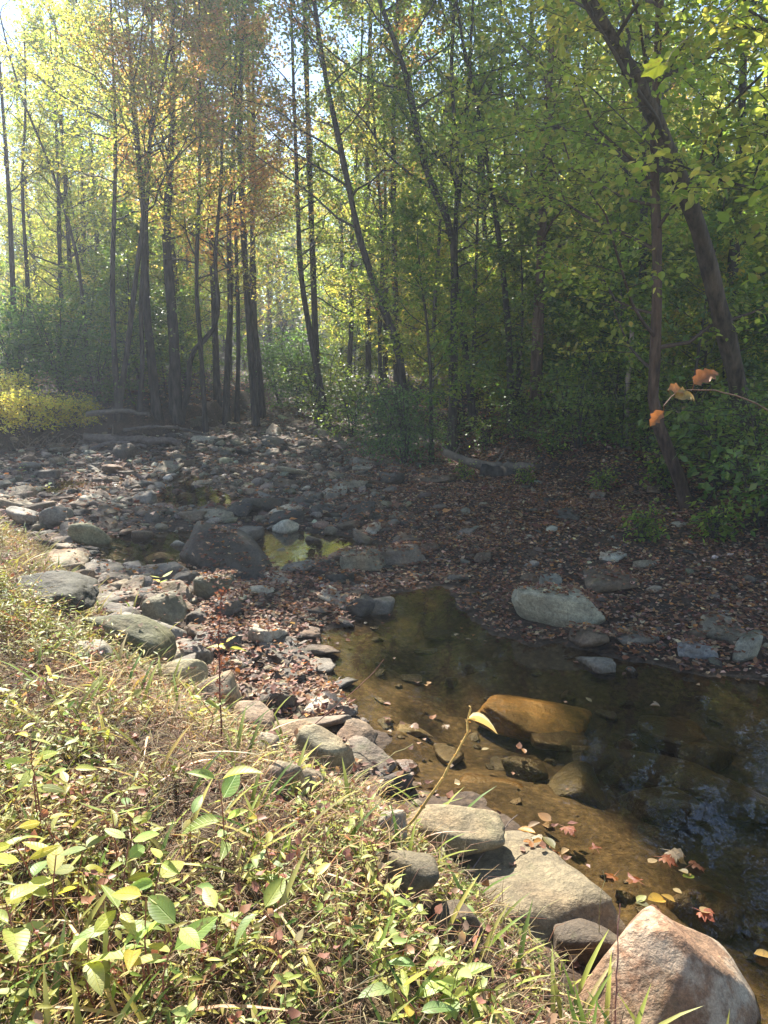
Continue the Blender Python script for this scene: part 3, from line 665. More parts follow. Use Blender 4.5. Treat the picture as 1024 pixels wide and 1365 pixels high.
# leaves afloat on the main pool, each a thing
FLOAT = [(690, 1115, .085, 'c', (.75, .42, .08), 'big ochre leaf floating beside the crumbly tan ledge'), (703, 1127, .06, 'c', (.6, .45, .35), 'pinkish leaf floating against the big ochre leaf'),
 (732, 1150, .10, 'm', (.42, .16, .07), 'red-brown maple leaf floating off the cracked slab'), (709, 1142, .06, 'm', (.6, .58, .5), 'whitish lobed leaf floating next to the red-brown maple leaf'),
 (722, 1152, .05, 'c', (.7, .4, .15), 'small orange leaf floating against the red-brown maple leaf'), (738, 1163, .08, 'c', (.3, .3, .15), 'olive leaf floating below the red-brown maple leaf'),
 (764, 1172, .08, 'c', (.6, .5, .33), 'beige oval leaf floating between the slab and open water'), (696, 1152, .04, 'c', (.7, .35, .12), 'tiny orange leaf floating at the slab edge'),
 (708, 1162, .035, 'c', (.65, .3, .12), 'tiny red leaf floating at the slab edge'), (757, 1132, .05, 'c', (.55, .4, .25), 'tan leaf floating upstream of the beige oval leaf'),
 (748, 1100, .09, 'm', (.36, .14, .11), 'purple-brown maple leaf floating near the submerged square slab'), (735, 1095, .07, 'c', (.55, .33, .18), 'light brown leaf floating beside the purple-brown maple leaf'),
 (797, 1135, .07, 'm', (.3, .1, .07), 'dark red maple leaf half sunk in open water'), (885, 1132, .11, 'm', (.6, .52, .45), 'pale grey maple leaf floating in open water'),
 (877, 1142, .09, 'm', (.45, .15, .08), 'rusty maple leaf touching the pale grey maple leaf'), (864, 1150, .05, 'c', (.65, .5, .35), 'cream leaf floating below the rusty maple leaf'),
 (918, 1155, .08, 'm', (.42, .16, .08), 'rusty maple leaf beside the green round leaf'), (925, 1168, .06, 'c', (.35, .45, .05), 'bright green round leaf floating in open water'),
 (905, 1160, .05, 'c', (.6, .55, .4), 'cream leaf between rusty maple leaf and green round leaf'), (911, 1170, .04, 'c', (.75, .5, .1), 'yellow leaf touching the green round leaf'),
 (822, 1164, .07, 'm', (.42, .17, .08), 'rust leaf floating alone in open water'), (855, 1178, .08, 'm', (.36, .12, .08), 'dark rust leaf above the pair of yellow leaves'),
 (847, 1204, .06, 'c', (.2, .22, .12), 'dark green leaf floating near the pair of yellow leaves'), (849, 1203, .05, 'c', (.55, .6, .25), 'pale green leaf floating near the pyramid boulder'),
 (887, 1200, .08, 'c', (.75, .5, .1), 'upright yellow leaf of the floating yellow pair'), (900, 1203, .055, 'c', (.72, .48, .12), 'slanting yellow leaf of the floating yellow pair'),
 (862, 1212, .07, 'm', (.38, .2, .15), 'brown maple leaf floating above the pyramid boulder'), (929, 1212, .08, 'm', (.5, .14, .08), 'red maple leaf floating beyond the pyramid boulder'),
 (944, 1211, .06, 'c', (.75, .55, .35), 'orange cream leaf touching the red maple leaf'), (897, 1185, .04, 'c', (.6, .5, .3), 'small cream leaf above the floating yellow pair'),
 (880, 942, .06, 'c', (.7, .55, .5), 'pink leaf floating far out on dark water'), (872, 935, .035, 'c', (.65, .55, .4), 'tiny cream leaf far out on dark water'), (789, 936, .045, 'c', (.75, .6, .35), 'straw leaf floating above the sand ridge'),
 (700, 1005, .05, 'c', (.6, .3, .12), 'orange leaf floating over the sand ridge foot'), (573, 909, .05, 'c', (.7, .45, .25), 'peach leaf floating by the tree reflections'),
 (546, 967, .07, 'm', (.55, .4, .38), 'pale pink maple leaf in the sandy shallows'), (520, 955, .06, 'm', (.4, .25, .28), 'mauve maple leaf in the sandy shallows'), (592, 965, .06, 'm', (.6, .5, .45), 'whitish maple leaf in the sandy shallows'),
 (521, 940, .05, 'c', (.55, .3, .25), 'brown leaf in the sandy shallows upstream'), (642, 1000, .045, 'c', (.6, .5, .3), 'cream leaf beside the tall seed stalk tip'), (560, 990, .04, 'c', (.6, .4, .35), 'rosy leaf in the sandy shallows by the bank'),
 (810, 870, .05, 'c', (.6, .4, .3), 'tan leaf floating near the big pale boulder'), (1005, 1272, .07, 'c', (.65, .45, .15), 'ochre leaf floating behind the pyramid boulder'), (620, 852, .05, 'c', (.6, .5, .4), 'light leaf at the head of the main pool'),
 (650, 855, .04, 'c', (.6, .4, .3), 'small light leaf at the head of the main pool')]
rng = np.random.default_rng(31)
for (px, py, s, k, c, lab) in FLOAT:
    G = np.append(gp(px, py, .006), .006); m_ = MB(True); a = rng.uniform(0, 6.28)
    T = {'m': TM2, 'c': leaf_template(rng.uniform(.26, .38), rng.uniform(.05, .25), rng.uniform(-.35, .1), 6)}[k]
    if k == 'm': T = (T[0] * [1, 1, rng.uniform(.2, 1.8)] + np.column_stack([0 * T[0][:, 0], 0 * T[0][:, 0], .12 * np.sin(T[0][:, 1] * 6 + a)]), T[1], None)
    h0 = max(0, float(HT(np.array([G[0]]), np.array([G[1]]))[0]))
    scatter(m_, T, np.array([[0, 0, 0.]]), np.array([[cos(a), sin(a), .02]]), np.array([[rng.normal(0, .08), rng.normal(0, .08), 1.]]), s * (1.25 if k == 'm' else 1), np.array(c) * [.58, .52, .40])
    o = m_.build('fallen_leaf', M_FALL); o.location = (G[0], G[1], h0 + .008); tag(o, lab, 'leaf', 'fallen leaves on the main pool')
# ------------------------------------------------------------------ trees
def spline(pts, n):
    pts = np.asarray(pts, float); m = len(pts)
    if m < 3: t = np.linspace(0, 1, n)[:, None]; return pts[0] * (1 - t) + pts[-1] * t
    d = np.append(0, np.cumsum(np.linalg.norm(np.diff(pts, axis=0), axis=1))); tt = np.linspace(0, d[-1], n)
    k = np.clip(np.searchsorted(d, tt, 'right') - 1, 0, m - 2); u = ((tt - d[k]) / (d[k + 1] - d[k]))[:, None]
    tan_ = np.empty_like(pts); tan_[1:-1] = (pts[2:] - pts[:-2]) / (d[2:] - d[:-2])[:, None]; tan_[0] = (pts[1] - pts[0]) / (d[1]); tan_[-1] = (pts[-1] - pts[-2]) / (d[-1] - d[-2])
    hh = (d[k + 1] - d[k])[:, None]
    return (2 * u**3 - 3 * u**2 + 1) * pts[k] + (u**3 - 2 * u**2 + u) * hh * tan_[k] + (-2 * u**3 + 3 * u**2) * pts[k + 1] + (u**3 - u**2) * hh * tan_[k + 1]
GRN = [((.08, .14, .03), 4), ((.14, .20, .04), 4), ((.25, .28, .06), 3)]
YGR = [((.13, .18, .035), 5), ((.24, .28, .06), 4), ((.38, .33, .09), 2)]
DKG = [((.06, .115, .035), 5), ((.10, .17, .04), 3)]
YEL = [((.40, .37, .09), 3), ((.26, .29, .07), 5), ((.40, .28, .09), 1)]
ORG = [((.40, .22, .10), 4), ((.32, .15, .08), 2), ((.3, .27, .08), 4)]
MIX = [((.12, .17, .04), 5), ((.26, .26, .07), 3), ((.36, .26, .10), 1.5), ((.30, .15, .08), .7)]
BRK = (.055, .046, .038)
def tree_meshes(seed, path, r0, z0, nbr, spread, pal, leaf=.10, nsec=9, nlf=34, bark=BRK, elev=(.28, 1.1), flat=.10, kink=.34, leafmat=None, sides=12, taper=.8, az=None, zdroop=0., flare=.4, base_sp=1.0, twigy=True):
    r = np.random.default_rng(seed)
    tr, br, lf = MB(), MB(), MB()
    K = 26; P = spline(path, K); s = np.linspace(0, 1, K)
    R = r0 * (1 - taper * s ** 1.15); R = R * (1 + flare * np.exp(-s * 30) + .06 * r.normal(size=K))
    th = np.arange(sides) / sides * 2 * pi
    RR = R[:, None] * (1 + .10 * np.sin(th * 3 + r.uniform(0, 6))[None] * np.exp(-s * 6)[:, None] + .05 * r.normal(size=(K, sides)))
    P = P.copy(); P[0, 2] -= .15
    tubes(tr, P[None], RR[None], sides, np.array(bark))
    cen = []; dirs = []; cl = []
    Ln = np.linalg.norm(np.diff(P, axis=0), axis=1).sum()
    s0 = np.clip(z0 / max(P[-1, 2] - P[0, 2], .1), .02, .95)
    SP = []; SR = []
    for b in range(nbr):
        u = s0 + (1 - s0) * (b + r.uniform(0, 1)) / nbr
        st = np.array([np.interp(u, s, P[:, j]) for j in range(3)]); rs = np.interp(u, s, R)
        a = r.uniform(0, 2 * pi) if az is None else r.uniform(*az)
        rel = (u - s0) / (1 - s0 + 1e-6)
        e = elev[0] + (elev[1] - elev[0]) * rel + r.normal(0, .12)
        Lb = spread * (1 - .55 * rel ** 1.5) * r.uniform(.55, 1.15) * (base_sp if rel < .2 else 1)
        t = np.linspace(0, 1, 7)[:, None]
        d = np.array([cos(a) * cos(e), sin(a) * cos(e), sin(e)])
        w_ = r.normal(0, kink, (7, 3)) * t * Lb * .5; w_ = np.cumsum(w_, 0) * .5
        pb = st + d * Lb * t + UP * (Lb * .24 * t ** 2 * (1 if e < .6 else .4)) + w_ - UP * zdroop * Lb * t ** 2
        rb = min(rs * .45, .006 + Lb * .008); rad = rb * (1 - .85 * t[:, 0])
        tubes(br, pb[None], np.maximum(rad, .003)[None], 5, np.array(bark) * .9)
        hd = np.array([d[0], d[1], 0]); hd = hd / (np.linalg.norm(hd) + 1e-6); sdv = np.array([-hd[1], hd[0], 0])
        for q in range(nsec):
            v = .22 + .78 * (q + r.uniform(0, 1)) / nsec
            sp_ = np.array([np.interp(v, t[:, 0], pb[:, j]) for j in range(3)])
            sg = 1 if q % 2 else -1; an = r.uniform(.4, 1.15)
            dd = hd * cos(an) + sdv * sg * sin(an) + UP * r.normal(.12 + .35 * max(e, 0) * .6 - zdroop, .18)
            ls = Lb * .42 * (1.15 - .6 * v) * r.uniform(.6, 1.3)
            tt = np.linspace(0, 1, 4)[:, None]
            ps = sp_ + dd * ls * tt - UP * ls * .12 * tt ** 2 + r.normal(0, .03, (4, 3)) * ls * tt
            SP.append(ps); SR.append(np.linspace(max(rb * .35 * (1 - v * .6), .004), .002, 4))
            cen.append(ps); dirs.append(dd); 
    SPa = np.array(SP); tubes(br, SPa, np.array(SR), 3, np.array(bark) * .85)
    n2 = len(SPa)
    # leaves
    cidx = np.repeat(np.arange(n2), nlf); m = len(cidx)
    w = r.uniform(.1, 1.08, m); f = np.clip(w * 3, 0, 2.999); k = f.astype(int); fr = (f - k)[:, None]
    C = SPa[cidx, k] * (1 - fr) + SPa[cidx, k + 1] * fr
    ls = np.linalg.norm(SPa[:, -1] - SPa[:, 0], axis=1)[cidx][:, None]
    C = C + r.normal(0, 1, (m, 3)) * np.column_stack([ls * .10 + .04, ls * .10 + .04, np.full((m, 1), flat * .8)])
    D0 = np.array(dirs)[cidx]; Dd = nrm(D0) + r.normal(0, .75, (m, 3)); Dd[:, 2] -= .25
    Nn = np.column_stack([r.normal(0, .55, m), r.normal(0, .55, m), np.ones(m)])
    cc = palette(r, pal, n2)[cidx] * .45 + palette(r, pal, m) * .55
    scatter(lf, TQ6 if seed in (119, 121, 122, 301) else TQ, C, Dd, Nn, leaf * r.uniform(.6, 1.25, m), cc, W=r.uniform(.85, 1.35, m))
    return tr.mesh('trunk', M_BARK), br.mesh('branches', M_TWIG), lf.mesh('crown', leafmat or M_LEAF, False)
def make_tree(name, loc, meshes, label, cat='tree', group=None):
    t = empty(name, loc); tag(t, label, cat, group)
    for nm, me in zip(('trunk', 'branches', 'crown'), meshes): link(nm, me, t)
    return t
def hero_tree(seed, pts, wpx, Y, htop, label, z0=2.0, nbr=20, spread=2.2, pal=MIX, name='tree', dY=None, basez=None, group='trees along the creek', **kw):
    base = ray_ground(*pts[0]) if Y is None else None
    Yb = base[1] if Y is None else Y
    W = []
    for i, (a, b) in enumerate(pts):
        yy = Yb + (dY[i] if dY else 0); W.append(atY(a, b, yy))
    if base is None:
        bx = W[0][0]; zz = float(H(np.array(bx), np.array(Yb)))
        W[0][2] = zz if len(W) > 1 and zz < W[1][2] - .1 else W[0][2]
    W = np.array(W)
    last = W[-1]; dirv = nrm((W[-1] - W[-2])[None])[0]
    htop = min(htop, 2.6 + .42 * Yb) if seed not in (112, 113, 114, 115, 127, 129, 121, 122) else min(htop, 12.3)
    rest = htop - (last[2] - W[0][2])
    if rest > .5:
        for k in (1, 2): 
            dirv = nrm((dirv + UP * .5)[None])[0]; last = last + dirv * rest / 2; W = np.vstack([W, last])
    loc = W[0].copy(); wpx = wpx * (.66 if pts[0][0] < 340 else .78); r0 = wpx / 2 / FPX * np.linalg.norm(loc - CAM)
    kw['nlf'] = int(kw.get('nlf', 34) * 1.5); kw.setdefault('leaf', .088)
    me = tree_meshes(seed, W - loc, r0, z0, nbr, spread, pal, **kw)
    return make_tree(name, tuple(loc), me, label, 'tree', group)
LG = 'slender trees on the far bank'
T = [
 # left cluster on the far bank
 (101, [(158, 552), (153, 480), (150, 380), (154, 200), (150, 60)], 11, None, 12.5, 'slim straight tree first in the far bank cluster beside the yellow weeds', dict(z0=4.5, nbr=24, spread=2.1, pal=YEL, nlf=15)),
 (102, [(156, 556), (168, 480), (180, 380), (190, 300), (192, 235), (210, 140), (228, 50)], 11, None, 12.8, 'leaning slim tree crossing in front of the first straight tree', dict(z0=4.8, nbr=26, spread=3.2, pal=MIX, nlf=17)),
 (103, [(209, 552), (202, 480), (195, 400), (193, 300), (182, 180), (172, 60)], 17, None, 13.0, 'thick dark tree with a flared foot in the far bank cluster', dict(z0=4.6, nbr=26, spread=3.4, pal=YGR, nlf=16)),
 (104, [(186, 550), (190, 480), (188, 400), (198, 250)], 9, 19.5, 11.0, 'thin tree squeezed behind the thick dark flared tree', dict(z0=5, nbr=16, spread=2.4, pal=ORG, nlf=26)),
 (105, [(234, 556), (233, 480), (228, 400), (222, 320), (228, 200)], 22, None, 12.0, 'thickest ivy-wrapped trunk of the far bank cluster', dict(z0=4.2, nbr=26, spread=3., pal=ORG, nlf=26)),
 (106, [(240, 560), (250, 520), (256, 472), (284, 440), (291, 405), (287, 350), (294, 250)], 11, None, 9.0, 'crooked S-bent trunk in the far bank cluster', dict(z0=4.0, nbr=18, spread=2.6, pal=ORG, nlf=28)),
 (107, [(273, 548), (268, 470), (262, 380), (266, 240)], 10, 20.0, 11.0, 'thin straight tree behind the crooked trunk', dict(z0=3.6, nbr=22, spread=2.6, pal=YGR, nlf=28)),
 (108, [(301, 566), (303, 490), (307, 400), (305, 300), (312, 180)], 13, None, 11.5, 'straight brown trunk nearest the dry bed on the far bank', dict(z0=4.2, nbr=18, spread=2.8, pal=ORG, nlf=26)),
 (109, [(315, 548), (318, 450), (314, 300)], 9, 23.0, 13.0, 'pale thin trunk just beyond the straight brown trunk', dict(z0=3, nbr=24, spread=2.8, pal=MIX, nlf=30)),
 (110, [(350, 548), (345, 480), (336, 400), (338, 250)], 10, 24.0, 14.0, 'dark trunk where the far bank meets the upstream bend', dict(z0=4.2, nbr=18, spread=2.8, pal=ORG, nlf=28)),
 (111, [(338, 545), (332, 460), (328, 330)], 8, 26.0, 14.0, 'thin trunk beyond the dark trunk at the upstream bend', dict(z0=5, nbr=14, spread=2.4, pal=GRN, nlf=28)),
 # centre
 (112, [(440, 572), (426, 510), (411, 430), (401, 360), (397, 270), (392, 130)], 11, None, 14.0, 'leaning dark streamside tree in mid-creek opposite the far bank', dict(z0=3.6, nbr=20, spread=2.8, pal=GRN, nlf=26)),
 (113, [(545, 560), (532, 470), (515, 420), (498, 375), (480, 320), (462, 235), (446, 160), (432, 90)], 14, 16.5, 13.0, 'dark curving trunk that leans over the dry creek bed', dict(z0=4.6, nbr=20, spread=3., pal=ORG, nlf=20)),
 (114, [(604, 575), (605, 470), (606, 380), (602, 310), (580, 255), (560, 200), (545, 110), (520, 40), (500, -20)], 15, 15.5, 13.5, 'tall dark forked trunk that bends away high up', dict(z0=4.4, nbr=22, spread=3., pal=GRN, nlf=20)),
 (115, [(604, 560), (606, 330), (610, 220), (602, 100), (606, 0)], 10, 15.9, 13.5, 'straight twin stem rising behind the tall forked trunk', dict(z0=3.5, nbr=18, spread=2.6, pal=GRN, nlf=26)),
 (116, [(632, 568), (622, 480), (613, 410), (606, 330), (618, 200)], 12, 17.0, 12.5, 'slanting trunk just beside the tall forked trunk', dict(z0=3.5, nbr=18, spread=2.6, pal=GRN, nlf=26)),
 (117, [(682, 562), (678, 450), (668, 340), (655, 250), (640, 160), (618, 60), (608, 0)], 12, 16.0, 13.5, 'slim curving trunk next to the brown leaf-hidden trunk', dict(z0=3.6, nbr=20, spread=2.6, pal=YGR, nlf=22)),
 (118, [(695, 558), (690, 450), (684, 330), (672, 180), (668, 40)], 9, 18.5, 14.0, 'thin trunk shadowing the slim curving trunk', dict(z0=3.5, nbr=18, spread=2.4, pal=YGR, nlf=26)),
 (119, [(712, 574), (716, 470), (722, 320), (729, 180), (735, 60)], 21, 15.0, 14.0, 'stout brown straight trunk half hidden by leaves', dict(z0=3.0, nbr=22, spread=3., pal=YGR, nlf=24, bark=(.13, .085, .06))),
 (120, [(576, 578), (574, 500), (568, 420), (562, 380)], 8, 14.5, 4.2, 'young thin tree rising from the evergreen bush', dict(z0=1.2, nbr=16, spread=1.5, pal=GRN, nlf=18)),
 # right
 (121, [(998, 632), (986, 520), (958, 410), (930, 300), (893, 205), (850, 110), (800, 25), (770, -30)], 27, None, 10.5, 'big leaning tree arching over the pool from the leafy bank', dict(z0=3.0, nbr=26, spread=3.4, pal=YGR, nlf=30, leaf=.095, nsec=7, bark=(.075, .058, .043), dY=[0, -.1, -.3, -.5, -.8, -1.1, -1.5, -1.8])),
 (122, [(922, 676), (895, 610), (872, 545), (874, 470), (876, 340), (872, 200), (880, 0)], 19, None, 9.5, 'bow-footed reddish trunk in front of the big leaning tree', dict(z0=1.7, nbr=30, spread=2.6, pal=YGR, nlf=30, leaf=.085, bark=(.09, .058, .042))),
 (123, [(858, 590), (856, 400), (860, 220), (862, 60)], 17, 14.5, 13.0, 'dark trunk standing behind the bow-footed reddish trunk', dict(z0=2.8, nbr=24, spread=3., pal=YGR, nlf=30)),
 (124, [(968, 600), (975, 400), (985, 250), (992, 60)], 20, 13.5, 12.5, 'straight trunk behind the big leaning tree', dict(z0=2.4, nbr=24, spread=3., pal=GRN, nlf=30)),
 (125, [(830, 590), (826, 430), (835, 260), (830, 100)], 10, 17.5, 12.0, 'thin shaded trunk beyond the dead pale snag', dict(z0=2.4, nbr=22, spread=2.8, pal=GRN, nlf=32)),
 (126, [(776, 590), (778, 430), (770, 260), (780, 80)], 12, 18.5, 13.0, 'dark trunk midway between stout brown trunk and dead pale snag', dict(z0=2.4, nbr=24, spread=3., pal=YGR, nlf=32)),
 (127, [(510, 560), (506, 450), (510, 330), (500, 180)], 8, 22.0, 13.0, 'thin straight tree behind the curving trunk', dict(z0=2.6, nbr=22, spread=2.8, pal=MIX, nlf=30)),
 (128, [(653, 560), (650, 400), (642, 200)], 10, 22.0, 14.0, 'far trunk in the gap beside the slim curving trunk', dict(z0=2.6, nbr=22, spread=3., pal=GRN, nlf=32)),
 (129, [(462, 556), (468, 440), (470, 300), (480, 120)], 9, 24.0, 15.0, 'far trunk between leaning streamside tree and curving trunk', dict(z0=2.8, nbr=22, spread=3., pal=MIX, nlf=32)),
 # left edge, far and thin
 (130, [(22, 520), (18, 400), (12, 260), (2, 120)], 12, 22.0, 10.0, 'nearly bare thin tree beside open blue sky', dict(z0=5, nbr=12, spread=2.0, pal=MIX, nlf=4)),
 (131, [(42, 520), (38, 400), (30, 250), (34, 150)], 9, 24.0, 10.0, 'second bare thin tree beside open blue sky', dict(z0=5, nbr=12, spread=2.2, pal=MIX, nlf=5)),
 (132, [(118, 520), (112, 420), (100, 330), (70, 230), (30, 130)], 8, 21.0, 10.0, 'thin arching tree leaning toward open sky', dict(z0=4, nbr=14, spread=2.2, pal=YEL, nlf=6)),
 (133, [(92, 520), (95, 400), (90, 300)], 10, 26.0, 11.0, 'yellow-leaved tree glowing behind the thin arching tree', dict(z0=2.5, nbr=26, spread=3.2, pal=YEL, nlf=30)),
]
for (sd_, pts, wpx, Y, ht, lab, kw) in T:
    kw = dict(kw)
    if kw.get('leafmat') == 'g': kw['leafmat'] = M_GLOSS
    hero_tree(sd_, pts, wpx, Y, ht, lab, **kw)
# tall slim poplars added farther back, unseen high crowns placed to shade the pool
for k, (x, y, h, lab) in enumerate([(-5.0, 23.4, 19.5, 'very tall straight pole-like added shade tree behind the far bank cluster'), (-1.9, 22.5, 18.5, 'very tall straight added shade tree on the bank past the curving trunk'),
        (-4.4, 27.0, 22.0, 'tallest pole-like added shade tree at the upstream bend'), (-.5, 25.0, 20.0, 'very tall thin added shade tree in the gap behind the tall forked trunk'), (.4, 22.0, 17.0, 'very tall slim added shade tree behind the slim curving trunk'),
        (-3.6, 21.8, 18.2, 'very tall straight added shade tree beside the dark trunk at the upstream bend'), (3.8, 23.0, 16.5, 'very tall dark added shade tree behind the stout brown trunk')]):
    rr = np.random.default_rng(900 + k)
    me = tree_meshes(800 + k, [[0, 0, 0], [rr.normal(0, .15), 0, h * .4], [rr.normal(0, .3), .1, h * .75], [rr.normal(0, .5), 0, h]], .095, 10.8, 44, 2.0, GRN if k % 2 else YGR, leaf=.13, nsec=8, nlf=44, base_sp=1.1)
    make_tree('tree', (x, y, float(H(np.array(x), np.array(y)))), me, lab, 'tree', 'trees along the creek')
# maple standing just outside the frame, reaching in over the pool
me = tree_meshes(301, [[0, 0, 0], [-.1, 0, 2.5], [-.35, -.1, 5], [-.3, 0, 8]], .16, 1.7, 28, 2.9, YGR, leaf=.10, nsec=8, nlf=34, az=(pi * .62, pi * 1.2), elev=(.05, .7))
make_tree('maple_tree', (5.1, 6.6, float(H(np.array(5.1), np.array(6.6)))), me, 'maple whose bright leafy limbs reach in over the pool', 'tree')
# shrubs
def shrub_meshes(seed, h, spread, pal, nst=5, leaf=.09, nlf=30, nbr=7, mat=None, zdroop=0.):
    r = np.random.default_rng(seed); out = []
    TR, BR, LF = MB(), MB(), MB(); ms = [[], [], []]
    tr, br, lf = MB(), MB(), MB()
    stems = []
    for s in range(nst):
        a = r.uniform(0, 6.28); d = np.array([cos(a), sin(a), 0]) * spread * .35 * r.uniform(.3, 1)
        P = spline([[0, 0, -.05], d * .4 + UP * h * .45, d + UP * h * r.uniform(.75, 1.05)], 8) + r.normal(0, .02, (8, 3))
        tubes(tr, P[None], np.linspace(.018, .004, 8)[None] * (h / 1.5) ** .5, 5, np.array(BRK)); SPs = []; 
        for b in range(nbr):
            u = .2 + .8 * (b + .5) / nbr; st = P[int(u * 7)]; az = r.uniform(0, 6.28); Lb = spread * .5 * r.uniform(.5, 1.1) * (1.1 - .5 * u)
            dd = np.array([cos(az), sin(az), r.normal(.25 - zdroop, .15)]); tt = np.linspace(0, 1, 4)[:, None]
            SPs.append(st + dd * Lb * tt - UP * Lb * .2 * tt ** 2)
        SPs = np.array(SPs); tubes(br, SPs, np.tile(np.linspace(.008, .002, 4), (len(SPs), 1)), 3, np.array(BRK))
        c = np.repeat(np.arange(nbr), nlf); m = len(c); w = r.uniform(.1, 1.05, m) * 3; k = np.clip(w, 0, 2.99).astype(int); fr = (np.clip(w, 0, 3) - k)[:, None]
        C = SPs[c, k] * (1 - fr) + SPs[c, k + 1] * fr + r.normal(0, 1, (m, 3)) * [spread * .07, spread * .07, .05]
        Dd = nrm(SPs[c, 3] - SPs[c, 0]) + r.normal(0, .6, (m, 3)); Dd[:, 2] -= .2 + zdroop
        scatter(lf, TQ, C, Dd, np.column_stack([r.normal(0, .5, m), r.normal(0, .5, m), np.ones(m)]), leaf * r.uniform(.6, 1.2, m), palette(r, pal, nbr)[c] * .4 + palette(r, pal, m) * .6)
    return tr.mesh('stems', M_TWIG), br.mesh('twigs', M_TWIG), lf.mesh('foliage', mat or M_LEAF, False)
def make_shrub(px, py, Y, me, label, name='shrub', scale=1., rot=0., group='shrubs on the banks'):
    if Y is None: G = ray_ground(px, py)
    else:
        p = atY(px, py, Y); G = np.array([p[0], Y, float(H(np.array(p[0]), np.array(Y)))])
    t = empty(name, tuple(G)); tag(t, label, 'shrub', group); t.scale = (scale,) * 3; t.rotation_euler.z = rot
    for nm, m in zip(('stems', 'twigs', 'foliage'), me): link(nm, m, t)
    return t
SA = shrub_meshes(401, 2.4, 2.6, DKG, 9, .075, 36, 12, M_GLOSS, .35)      # evergreen
SB = shrub_meshes(402, 1.6, 2.0, GRN, 7, .085, 26, 8, M_GLOSS)
SCc = shrub_meshes(403, 2.6, 2.8, [((.05, .11, .03), 3), ((.09, .15, .04), 3)], 9, .10, 44, 11, M_LEAF)
SD = shrub_meshes(404, .6, .9, GRN, 7, .095, 8, 6)
SE = shrub_meshes(405, .8, 1.2, GRN, 7, .10, 10, 6, M_GLOSS)
SF = shrub_meshes(406, .9, 1.2, [((.62, .56, .16), 4), ((.5, .48, .12), 4), ((.5, .4, .16), 2)], 9, .075, 22, 8)
make_shrub(540, 590, 14.2, SA, 'drooping dark evergreen bush hanging over the dry bed', 'evergreen_bush', .78)
make_shrub(512, 585, 15.6, SA, 'dark evergreen bush just upstream of the drooping one', 'evergreen_bush', .7, 2.)
make_shrub(470, 572, 18.5, SB, 'glossy bush shining beside the leaning streamside tree', 'shrub', 1.2, .5)
make_shrub(400, 552, 26.0, SCc, 'bluish shining bush filling the upstream bend', 'shrub', 1.1, .9)
make_shrub(372, 548, 30.0, SCc, 'bush behind the bluish shining bush at the upstream bend', 'shrub', 1.2, 2.9)
make_shrub(430, 552, 22.0, SB, 'silvery bush between upstream bend and leaning streamside tree', 'shrub', 1.5, 2.9)
make_shrub(30, 560, 20.5, SCc, 'tall green bush behind the yellow weeds by open sky', 'shrub', 1.15, 0)
make_shrub(85, 560, 20.0, SCc, 'round green bush behind the middle of the yellow weeds', 'shrub', 1.0, 1.2)
make_shrub(130, 556, 19.5, SCc, 'dark green bush between yellow weeds and first straight tree', 'shrub', .8, 2.2)
make_shrub(190, 556, 22.0, SB, 'dark low bush behind the thick flared tree', 'shrub', 1.2, 4)
k = 0
for (px, py, m, s, lab) in [(650, 596, SE, .8, 'leafy low bush above the pale broken log'), (735, 606, SE, .6, 'spray of glossy leaves in the gap between log halves'), (700, 645, SD, .5, 'small yellow-green weed under the fallen log'),
     (800, 655, SD, .6, 'yellow-green weed below the dead branch end'), (905, 604, SE, 1.7, 'leafy bush between the two big bank trunks'), (960, 655, SE, 1.4, 'glossy low bush at the foot of the leaning tree'),
     (1015, 700, SE, 1.2, 'low bush past the foot of the leaning tree'), (855, 720, SD, .7, 'little weed in the leaves below the bow-footed trunk'), (770, 600, SB, .8, 'broad bush behind the log gap'),
     (830, 600, SB, .8, 'broad bush behind the dead branch end'), (620, 640, SD, .5, 'tuft of yellow weeds at the broken log end'), (885, 650, SD, .9, 'weed clump beside the bow-footed trunk'), (690, 590, SB, .7, 'bush at the foot of the stout brown trunk'),
     (745, 585, SB, 1.0, 'spreading brush behind the far half of the fallen log'), (800, 588, SB, 1.05, 'brush bending over the long pale dead branch'), (865, 605, SB, .85, 'brush just behind the bow-footed reddish trunk base'), (1020, 650, SB, .9, 'brush leaning in at the picture edge past the leaning tree'),
     (950, 720, SD, .8, 'weed clump in shade past the bow-footed trunk'), (600, 590, SE, 1.0, 'low bush at the foot of the tall forked trunk'), (1000, 620, SB, .9, 'bush filling the gap behind the leaning tree'), (925, 620, SB, .7, 'bush behind the bow-footed trunk')]:
    make_shrub(px, py, None, m, lab, 'shrub', s, k * 1.3); k += 1
for i, (px, py, s) in enumerate([(8, 575, 1.), (40, 573, 1.05), (70, 572, .95), (98, 570, .9), (120, 568, .7), (25, 560, 1.)]):
    make_shrub(px, py, None if py > 565 else 18.6, SF, ['golden weed clump by the very edge of the undercut bank', 'second golden weed clump along the undercut bank', 'third golden weed clump along the undercut bank', 'fourth golden weed clump along the undercut bank', 'last browning weed clump before the driftwood', 'golden weed clump rising behind the undercut bank row'][i], 'weed_clump', s, i * 1.1, 'golden weeds on the undercut bank')
